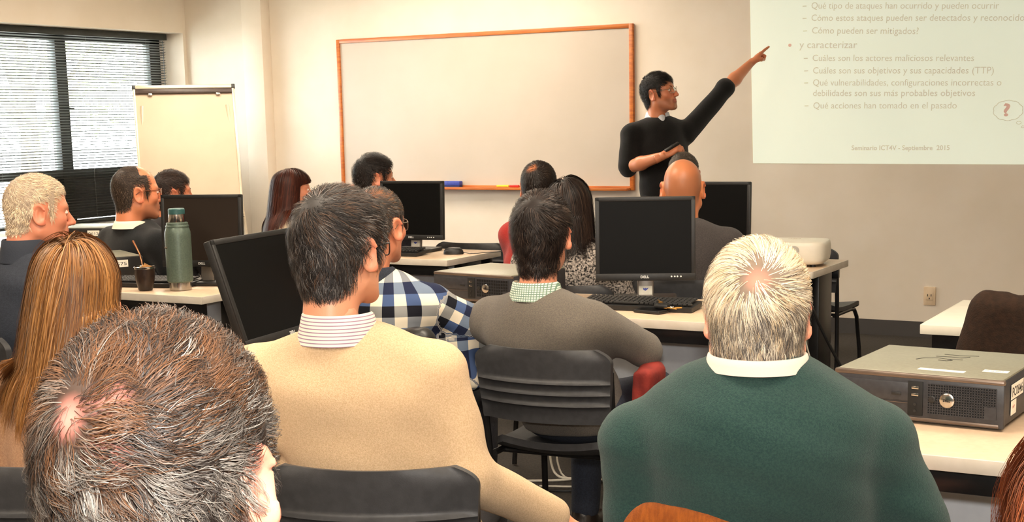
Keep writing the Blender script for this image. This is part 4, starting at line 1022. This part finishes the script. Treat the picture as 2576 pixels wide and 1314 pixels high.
    PEOPLE[key] = dict(root=root, N=N, base=base, psi=psi, arms=arms, sh=sh)
    return root
M['trouser'] = mat('dark_trousers', (44, 42, 46), .9, col2=(36, 34, 38), nscale=200, bump=.3, bscale=600)
M['jeans'] = mat('dark_jeans', (46, 52, 66), .9, col2=(36, 40, 52), nscale=220, bump=.3, bscale=700)
M['glframe'] = mat('glasses_frame', (40, 30, 26), .35, bump=.01); M['glframe_br'] = mat('glasses_brown', (120, 60, 30), .35, bump=.01); M['glmetal'] = mat('glasses_metal', (150, 130, 110), .3, metal=.8, bump=.01)
def stripes(name, a, b, sc, axis='Z', c=None, sc2=None):
    m = mat(name, a, .85, bump=.1, bscale=600); nt = m.node_tree; bs = nt.nodes['Principled BSDF']; tc = nt.nodes.new('ShaderNodeTexCoord')
    def wave(scale, ax, lo_, hi_):
        w = nt.nodes.new('ShaderNodeTexWave'); w.wave_type = 'BANDS'; w.bands_direction = ax; w.inputs['Scale'].default_value = scale; w.inputs['Distortion'].default_value = 0
        nt.links.new(tc.outputs['Object'], w.inputs['Vector']); r = nt.nodes.new('ShaderNodeMapRange'); r.inputs[1].default_value = lo_; r.inputs[2].default_value = hi_; nt.links.new(w.outputs['Fac'], r.inputs[0]); return r.outputs[0]
    mx = nt.nodes.new('ShaderNodeMix'); mx.data_type = 'RGBA'; mx.inputs[6].default_value = rgba(a); mx.inputs[7].default_value = rgba(b); nt.links.new(wave(sc, axis, .72, .8), mx.inputs[0]); last = mx.outputs[2]
    if c:
        m2 = nt.nodes.new('ShaderNodeMix'); m2.data_type = 'RGBA'; m2.inputs[7].default_value = rgba(c); nt.links.new(last, m2.inputs[6]); nt.links.new(wave(sc2, 'X', .75, .85), m2.inputs[0]); last = m2.outputs[2]
    nt.links.new(last, bs.inputs['Base Color']); return m

def check_mat():
    """woven flannel check: bands along and across the cloth, read from the garment's own cloth coordinates"""
    m = bpy.data.materials.new('flannel_check'); m.use_nodes = True; nt = m.node_tree; b = nt.nodes['Principled BSDF']; b.inputs['Roughness'].default_value = .9; b.inputs['Specular IOR Level'].default_value = .15
    def at(n): a = nt.nodes.new('ShaderNodeAttribute'); a.attribute_name = n; return a.outputs['Fac']
    def mth(op, a, v): n = nt.nodes.new('ShaderNodeMath'); n.operation = op; nt.links.new(a, n.inputs[0]); n.inputs[1].default_value = v; return n.outputs[0]
    def bit(x, s): return mth('GREATER_THAN', mth('FRACT', mth('MULTIPLY', mth('ADD', x, 10.), 1/(2*s)), 0), .5)
    def mixc(f, a, c):
        n = nt.nodes.new('ShaderNodeMix'); n.data_type = 'RGBA'; nt.links.new(f, n.inputs[0])
        for sock, v in ((n.inputs[6], a), (n.inputs[7], c)):
            if isinstance(v, tuple): sock.default_value = rgba(v)
            else: nt.links.new(v, sock)
        return n.outputs[2]
    u, v = at('pu'), at('pv'); s = .034; bu, bv, bv2 = bit(u, s), bit(v, s), bit(v, 2*s)
    light = mixc(bv, (230, 218, 196), mixc(bv2, (112, 126, 146), (140, 140, 138))); dark = mixc(bv, mixc(bv2, (72, 90, 128), (128, 132, 138)), mixc(bv2, (36, 42, 66), (26, 27, 34)))
    nt.links.new(mixc(bu, light, dark), b.inputs['Base Color']); return m
# ------------------------------------------------------------------ the people
GREY = [((60, 54, 50), 3), ((100, 94, 90), 2), ((150, 144, 138), 1)]
def crownthin(pts, rad, depth):
    def f(V):
        o = np.ones(len(V), np.float32)
        for p in pts: o = np.minimum(o, 1-depth*np.exp(-((V-np.asarray(p, np.float32))**2).sum(1)/rad**2))
        return o
    return f
# curly-haired man, nearest on the left
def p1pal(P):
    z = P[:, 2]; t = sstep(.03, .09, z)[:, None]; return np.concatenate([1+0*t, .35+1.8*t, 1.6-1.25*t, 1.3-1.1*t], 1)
person('P1', 'person with thick curly brown and grey hair in the near left foreground', (-.773, .811, 1.162), 108, 112, lod='hi', skin=(238, 176, 152), roll=-3,
       hair=dict(n=22000, seg=10, thick=.021, len=(.055, .045, .03), curl=(.0045, 8), mess=.32, clump=.8, csize=26, swirl=.9, crown=(-.022, -.088, .082), cap=(66, 50, 42), scalp=(214, 140, 126), capk=.25,
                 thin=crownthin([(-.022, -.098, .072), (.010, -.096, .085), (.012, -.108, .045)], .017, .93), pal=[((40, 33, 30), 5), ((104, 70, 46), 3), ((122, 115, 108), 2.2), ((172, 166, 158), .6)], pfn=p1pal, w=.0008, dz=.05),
       top=knit('charcoal_knit', (60, 60, 64), (48, 48, 52)), chairlab='black chair under the curly-haired person in the foreground', seed=3)
# beige sweater man
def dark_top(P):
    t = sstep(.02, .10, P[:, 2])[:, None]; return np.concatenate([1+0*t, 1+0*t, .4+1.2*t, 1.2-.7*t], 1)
person('P2', 'person in a beige sweater with striped shirt collar, dark grey-brown hair', (-1.735, 2.369, 1.175), 88, 112, lod='hi', skin=(226, 160, 126), base=(-1.665, 2.43), sw=1.10, bw=1.12, hunch=.3, nb=(-.04, -.174),
       arms=[((-1.475, 2.42, .71), (-1.395, 2.64, .575)), ((-1.86, 2.16, .72), (-1.86, 2.42, .64))], aworld=True, hands=('fist', 'relax'), tres=.009, fold=.009,
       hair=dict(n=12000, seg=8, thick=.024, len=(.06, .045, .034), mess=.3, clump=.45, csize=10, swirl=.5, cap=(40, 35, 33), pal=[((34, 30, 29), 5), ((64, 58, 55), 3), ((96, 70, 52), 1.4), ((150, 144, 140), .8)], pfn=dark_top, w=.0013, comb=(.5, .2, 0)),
       top=knit('beige_knit', (220, 190, 154), (204, 172, 134), 320), legs=M['trouser'], glasses=(M['glframe'], .0017, True), shoe=(96, 44, 26),
       collar=dict(rx_=.068, ry_=.070, z0=.0, z1=.052, m=stripes('striped_collar', (240, 226, 214), (160, 130, 150), 45)), chairlab='black chair under the person in the beige sweater', seed=5)
# green sweater man
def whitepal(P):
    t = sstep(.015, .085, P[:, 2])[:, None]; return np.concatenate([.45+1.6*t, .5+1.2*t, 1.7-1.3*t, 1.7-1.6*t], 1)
person('P3', 'person in a dark green sweater with white-blond hair seen from behind', (-.833, 2.366, 1.085), 109.5, 110, lod='hi', skin=(238, 168, 142), base=(-.835, 2.41), sw=1.2, bw=1.42, bd=1.2, full=1, hunch=.6, nb=(-.03, -.085), shd=.148,
       arms=[((-.545, 2.50, .64), (-.64, 2.72, .62)), ((-1.045, 2.30, .64), (-1.02, 2.58, .62))], seatdy=-.05, aworld=True, tres=.009, fold=.010,
       hair=dict(n=13000, seg=9, thick=.026, tht=lambda P: np.interp(P[:, 2], [-.03, .0, .05], [.9, .6, 1]), len=(.09, .046, .036), drop=.022, mess=.2, clump=.4, csize=12, swirl=.7, crown=(.0, -.092, .078), cap=(140, 122, 106), scalp=(226, 156, 134), capk=.35, thin=crownthin([(.0, -.096, .072)], .022, .85),
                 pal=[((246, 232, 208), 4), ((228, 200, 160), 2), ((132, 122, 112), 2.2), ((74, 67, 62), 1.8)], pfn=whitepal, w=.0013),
       top=knit('green_knit', (36, 60, 58), (46, 72, 66), 300), collar=dict(rx_=.080, ry_=.082, z0=.004, z1=.026, flare=.0, cy=-.020, tilt=.1, m=mat('pink_white_shirt', (236, 208, 196), .8, bump=.1)), chairlab='black chair under the person in the green sweater', seed=8)
# grey sweater man
person('P4', 'person in a grey sweater with green plaid collar and dark hair', (-2.02, 3.789, 1.083), 99, 94, lod='hi', skin=(222, 150, 118), base=(-1.955, 3.85), sw=1.0, hunch=.7, nb=(-.04, -.180),
       arms=[((-1.76, 3.95, .725), (-1.85, 4.17, .70)), ((-2.24, 3.90, .70), (-2.15, 4.15, .70))], aworld=True, tres=.009, fold=.008,
       hair=dict(n=8000, seg=8, thick=.028, len=(.07, .06, .055), capm=.045, drop=.022, mess=.3, clump=.6, csize=14, cap=(30, 22, 19), pal=[((26, 19, 17), 4), ((48, 35, 29), 2), ((84, 68, 58), .6)], w=.0017),
       top=knit('grey_knit', (112, 104, 94), (96, 90, 84), 300), legs=M['jeans'], collar=dict(rx_=.066, ry_=.068, z0=0, z1=.046, m=stripes('green_check_collar', (226, 232, 214), (90, 120, 110), 48, 'Z', (110, 140, 120), 40)), chairlab='black chair under the person in the grey sweater', seed=11)
# woman with long light brown hair
person('P5', 'person with long straight light brown hair seen from behind', (-2.333, 2.201, 1.075), 135, 128, lod='hi', skin=(226, 164, 132), sw=.92, fem=1, top=knit('tan_knit', (206, 160, 122), (188, 140, 104)), fold=.01, base=(-2.30, 2.17),
       longh=dict(n=12000, len=.36, thick=.022, cap=(110, 74, 40), part=-.01, pal=[((150, 98, 48), 3), ((116, 72, 34), 2.5), ((190, 136, 80), 1.6), ((84, 54, 30), 1.2), ((150, 128, 108), .6)], w=.0018, lean=(-.20, -.06, 0), clump=.6, mess=.05, neck=.075),
       chairlab='black chair under the person with long light brown hair', seed=14)
# white-haired man at the window
person('P6', 'person with short white hair and navy jacket in profile by the window', (-3.776, 3.424, 1.153), 60, 78, lod='hi', skin=(222, 144, 112), sw=1.12, bw=1.1, bd=1.1, full=.5, eyes=True, stub=.1, pitch=-4, topname='jacket', hs=1.02,
       hair=dict(n=6500, seg=6, thick=.014, len=(.03, .022, .012), mess=.4, clump=.3, cap=(170, 150, 130), capk=.5, pal=[((240, 222, 194), 4), ((222, 198, 160), 2), ((180, 160, 140), 1.4)], w=.0017, brow=(150, 130, 110)),
       top=mat('navy_jacket', (44, 50, 62), .8, col2=(36, 42, 54), nscale=120, bump=.3, bscale=300), collar=dict(rx_=.076, ry_=.080, z0=-.01, z1=.055, m=mat('navy_collar', (40, 46, 58), .8, bump=.2)), chairlab='black chair under the white-haired person in the navy jacket', seed=17)
# balding man with glasses
def balding(V): return 1-sstep(.045, .085, V[:, 2])*sstep(-.055, .0, V[:, 1])*.995
person('P7', 'balding person in profile wearing brown glasses and a black sweater', (-4.928, 5.085, 1.116), 60, 82, lod='hi', hs=1.08, skin=(218, 138, 98), base=(-4.93, 5.24), eyes=True, stub=.45, full=.2,
       hair=dict(n=5000, seg=5, thick=.009, len=(.02, .022, .014), rec=.03, mess=.3, thin=balding, cap=(56, 44, 36), capk=.5, pal=[((50, 40, 33), 4), ((84, 66, 52), 2), ((120, 100, 84), .6)], w=.0018, brow=(60, 44, 36)),
       top=knit('black_knit', (30, 32, 34), (24, 25, 27)), glasses=(M['glframe_br'], .0022, True), collar=dict(rx_=.066, ry_=.072, z0=-.006, z1=.024, m=mat('white_collar', (244, 226, 206), .8, bump=.1)), chairlab='black chair under the balding person with glasses', seed=20)
SHORT = lambda c1, c2, **k: {**dict(n=4000, seg=6, thick=.018, len=(.045, .03, .016), mess=.3, clump=.4, cap=c1, pal=[(c1, 3), (c2, 2)], w=.0024), **k}
person('P8', 'person with short dark brown hair half hidden behind the left screen', (-5.283, 5.717, 1.075), 58, 85, skin=(206, 128, 92), top=knit('dark_knit8', (44, 40, 42), (36, 33, 35)), hair=SHORT((38, 25, 20), (62, 42, 32), brow=(40, 28, 22)), chairlab='black chair under the person half hidden behind the left screen', seed=23)
person('P9', 'person with long dark red hair in profile left of the whiteboard', (-5.163, 6.597, 1.047), 44, 75, skin=(220, 146, 112), fem=1, sw=.9, top=knit('cream_knit', (226, 204, 176), (212, 190, 160)), eyes=True,
       longh=dict(n=5000, len=.36, thick=.020, cap=(58, 28, 20), part=0, fr=.1, pal=[((70, 32, 22), 3), ((50, 26, 20), 2), ((110, 54, 34), 1)], w=.003, lean=(0, -.16, 0), neck=.075), chairlab='black chair under the person with dark red hair', seed=26)
person('P10', 'person with thick black hair below the left end of the whiteboard', (-4.64, 6.687, 1.116), 52, 88, hs=1.06, skin=(216, 142, 108), eyes=True, top=knit('knit10', (60, 58, 66), (50, 48, 56)), base=(-4.64, 6.80),
       hair=SHORT((26, 20, 18), (44, 34, 30), thick=.026, len=(.05, .035, .02), brow=(24, 18, 16)), chairlab='black chair under the person with thick black hair', seed=29)
# plaid shirt man
def thintop(V): return 1-sstep(.07, .11, V[:, 2])*.6
person('P11', 'person in a blue and cream checked flannel shirt with short grey hair', (-2.537, 3.658, 1.109), 92, 100, lod='hi', skin=(216, 140, 106), base=(-2.50, 3.68), sw=1.08, plaid=check_mat(), tres=.008, nb=(-.038, -.155), extra=[((-2.30, 3.72, .76), (-2.25, 3.74, .62), .045, .03)], fold=.007, topname='flannel_shirt', stub=.2,
       arms=[((-2.215, 3.80, .765), (-2.33, 3.70, .755)), ((-2.76, 3.66, .70), (-2.62, 3.9, .68))], aworld=True, hem=.50,
       hair=dict(n=7000, seg=6, thick=.012, len=(.028, .022, .012), mess=.3, clump=.2, thin=thintop, cap=(66, 56, 50), scalp=(196, 124, 84), capk=.4, pal=[((58, 52, 48), 3), ((90, 86, 82), 2), ((130, 92, 60), .8)], w=.0015),
       glasses=(M['glmetal'], .0013, True), collar=dict(rx_=.066, ry_=.068, z0=-.008, z1=.036, m=M['jeans']), legs=M['trouser'], chairlab='black chair under the person in the checked flannel shirt', seed=32)
person('P12', 'person in a red sweater with dark hair and a bald spot', (-3.141, 5.868, 1.11), 106, 100, skin=(206, 122, 78), top=knit('red_knit', (170, 42, 34), (150, 34, 28)), base=(-3.14, 5.78), sw=.72,
       arms=[((-2.98, 5.86, .72), (-2.98, 6.0, .70)), ((-3.27, 5.86, .77), (-3.20, 6.02, .74))], aworld=True,
       hair=SHORT((34, 26, 22), (54, 42, 34), scalp=(200, 120, 74), thin=crownthin([(-.02, -.075, .10)], .028, .97), thick=.014, capk=.3), chairlab='black chair under the person in the red sweater', seed=35)
person('P13', 'person with long dark hair and a speckled black and white sweater', (-2.667, 5.236, 1.061), 108, 102, skin=(206, 140, 108), fem=1, top=mat('speckled_knit', (30, 28, 28), .95, col2=(188, 176, 166), nscale=130, bump=.6, bscale=200, detail=1), base=(-2.66, 5.27),
       longh=dict(n=6000, len=.27, thick=.022, cap=(28, 22, 20), part=-.02, pal=[((30, 23, 21), 4), ((52, 38, 32), 2), ((84, 64, 52), .5)], w=.0026, wave=(.008, 7), lean=(.10, 0, 0), neck=.075), chairlab='black chair under the person in the speckled sweater', seed=38)
person('P14', 'bald person in a dark grey jacket seen from behind', (-2.335, 5.667, 1.122), 112, 108, lod='hi', hs=1.05, skin=(222, 136, 88), bald=.5, full=.6, sw=1.15, bw=1.1, topname='jacket', top=knit('charcoal_wool', (78, 72, 70), (64, 60, 60)), base=(-2.30, 5.60), chairlab='black chair under the bald person', seed=41)
person('P15', 'person with cropped grey hair in front of the presenter', (-2.938, 7.142, 1.112), 112, 95, skin=(206, 134, 96), top=knit('knit15', (70, 74, 84), (60, 64, 72)), hair=SHORT((72, 62, 54), (110, 98, 88), thick=.012, len=(.02, .018, .01)), chairlab='black chair under the person in front of the presenter', seed=44)
person('P16', 'person with wavy red-brown hair at the right edge foreground', (-.112, 1.24, 1.06), 112, 112, lod='lo', skin=(226, 160, 130), fem=1, sw=.92, top=knit('plum_knit', (84, 50, 54), (70, 42, 46)),
       longh=dict(n=5500, len=.34, thick=.03, cap=(110, 56, 30), part=0, pal=[((134, 66, 34), 3), ((96, 48, 26), 2), ((176, 104, 58), 1.2)], w=.0013, wave=(.014, 9), mess=.08, lean=(0, -.05, 0), clump=.6, neck=.085), chairlab='black chair under the person with wavy red-brown hair', seed=47)
# presenter, standing and pointing at the slide
person('PR', 'standing presenter in a black sweater pointing at the projected slide', (-3.488, 8.104, 1.572), -2, -48, lod='hi', stand=True, skin=(214, 138, 100), base=(-3.43, 8.075), sw=1.0, bw=.95, pitch=10, roll=4, eyes=True, stub=.35, seatdy=0, topname='pullover', hem=.90, tres=.010, fold=.008,
       arms=[((-3.63, 7.93, 1.125), (-3.375, 7.86, 1.195)), ((-3.226, 8.532, 1.596), (-3.126, 8.692, 1.745))], aworld=True, sleeve=.03, hands=('hold', 'point'), hdirs=(((.75, .45, .45), (-.3, -.75, .6)), (None, (-.55, -.35, .75))),
       hair=dict(n=6000, seg=7, thick=.022, len=(.05, .026, .014), mess=.22, clump=.4, comb=(0, .5, 0), cap=(20, 17, 16), pal=[((22, 18, 17), 4), ((36, 30, 27), 2)], w=.0022, brow=(22, 18, 16)),
       top=knit('black_pullover', (26, 25, 25), (20, 19, 19)), legs=mat('black_trousers', (24, 23, 24), .9, col2=(18, 18, 19), nscale=200, bump=.2), glasses=(M['glmetal'], .0013, True),
       collar=dict(rx_=.064, ry_=.070, z0=.004, z1=.05, m=mat('pale_blue_shirt', (214, 218, 226), .8, bump=.1), gap=.35, tilt=.05), nb=(-.035, -.165), seed=50)

pn = PEOPLE['PR']; Np = pn['N']
sv, sq = nets(lambda P: smin(el(P, Np+np.array((0, .045, .0)), (.034, .040, .045)), rc(P, Np+np.array((0, .075, -.01)), Np+np.array((0, .088, -.065)), .020, .008), .02), Np+np.array((-.06, -.02, -.1)), Np+np.array((.06, .12, .07)), .005)
mk('shirt_front', sv, sq, bpy.data.materials['pale_blue_shirt'], pn['root'])
# ------------------------------------------------------------------ garments laid over chairs, small hand-held things
def cloth_obj(name, fn, lo, hi, h, m, label, cat, loc, rzd, fold=.006, seed=1):
    v, q = nets(fn, lo, hi, h); v = relax(v, q, 1); nn = vnorm(v, q); an = v*np.array((1.6, 1, .7), np.float32); v = v+nn*(fold*(wob(an, 28, seed)+.6*wob(an, 60, seed+3)))[:, None]
    root = empty(name, loc, math.radians(rzd), label, cat); mk('jacket_body', v, q, m, root); return root
def bx(P, c, b, r):
    q = np.abs(P-np.asarray(c, np.float32))-np.asarray(b, np.float32)+r; return np.linalg.norm(np.maximum(q, 0), axis=1)+np.minimum(q.max(1), 0)-r
M['brownjk'] = mat('brown_suede', (50, 35, 26), .95, col2=(40, 29, 22), nscale=60, bump=.4, bscale=260, spec=.2)
def brown(P):
    d = bx(P, (0, -.01, .66), (.275, .055, .215), .05)
    d = smin(d, rc(P, (-.24, -.01, .82), (-.33, -.0, .50), .05, .055), .05); d = smin(d, rc(P, (.24, -.01, .82), (.31, -.02, .5), .05, .055), .05)
    d = smin(d, rc(P, (-.08, -.02, .865), (.14, -.02, .875), .03, .032), .04); d = smin(d, rc(P, (-.30, -.03, .50), (.30, -.06, .44), .05, .05), .06); return d
chair(-.60, 4.76, 90, 'black chair under the draped brown jacket at the white desk')
cloth_obj('draped_jacket', brown, (-.42, -.15, .36), (.42, .12, .94), .012, M['brownjk'], 'dark brown jacket draped over a chair at the white desk', 'jacket', (-.60, 4.51, 0), 0, .009, 4)
M['cord'] = mat('tan_corduroy', (150, 80, 24), .9, col2=(128, 64, 18), nscale=30, bump=.9, bscale=260, stretch=(6, 1, 1), spec=.2)
def cord(P):
    d = rc(P, (-.185, -.02, .765), (.20, -.04, .675), .045, .04); d = smin(d, bx(P, (-.02, -.05, .60), (.20, .03, .14), .03), .04); d = smin(d, rc(P, (-.205, -.03, .73), (-.225, -.05, .48), .042, .045), .03); return d
p3 = PEOPLE['P3']; fx, fy = math.cos(math.radians(p3['psi'])), math.sin(math.radians(p3['psi']))
cj = cloth_obj('corduroy_jacket', cord, (-.30, -.13, .40), (.28, .05, .83), .009, M['cord'], 'tan corduroy jacket hung on the chair behind the green sweater', 'jacket', (p3['base'][0]-fx*.27, p3['base'][1]-fy*.27, 0), p3['psi']-90, .004, 6)
MB().tube([(-.185, -.078, .765), (-.178, -.086, .70), (-.182, -.09, .62)], .0025, 6).build('shoulder_seam', M['cord'], cj)
M['leatherjk'] = mat('black_leather', (24, 23, 24), .4, col2=(32, 31, 31), nscale=20, bump=.3, bscale=60)
p11 = PEOPLE['P11']; fx, fy = math.cos(math.radians(100)), math.sin(math.radians(100))
def leather(P):
    d = bx(P, (0, -.02, .63), (.235, .05, .20), .04); return smin(d, rc(P, (.2, -.02, .78), (.25, -.02, .45), .045, .05), .04)
cloth_obj('leather_jacket', leather, (-.30, -.13, .38), (.36, .1, .88), .011, M['leatherjk'], 'black leather jacket over the chair behind the checked shirt', 'jacket', (p11['base'][0]-fx*.255, p11['base'][1]-fy*.255, 0), 10, .008, 8)
M['redcl'] = mat('red_cloth', (140, 44, 34), .9, col2=(116, 34, 28), nscale=20, bump=.3, bscale=120)
def redj(P): return smin(bx(P, (.02, -.02, .57), (.035, .07, .11), .022), rc(P, (.01, .0, .655), (-.05, .14, .625), .030, .04), .03)
cloth_obj('red_jacket', redj, (-.13, -.12, .40), (.12, .24, .76), .010, M['redcl'], 'red jacket lying on the lap beside the grey sweater', 'jacket', (-1.745, 3.93, .0), 0, .012, 12)
pr_ = PEOPLE['PR']; w_ = pr_['arms'][0][1]
a_ = math.radians(pr_['psi'])-PI/2; wx_, wy_ = w_[0]*math.cos(a_)-w_[1]*math.sin(a_)+pr_['base'][0], w_[0]*math.sin(a_)+w_[1]*math.cos(a_)+pr_['base'][1]
cl2 = empty('slide_clicker', (wx_+.055, wy_+.03, w_[2]+.055), 0, 'small black slide clicker in the presenter right hand', 'remote')
MB().box((0, 0, 0), (.026, .10, .018), .006).build('body', M['blk'], cl2, rot=(.5, .2, -.7)); MB().lathe([(.006, 0), (.006, .003), (0, .004)], 12).build('button', M['key'], cl2, loc=(.0, .0, .009), rot=(.5, .2, -.7))
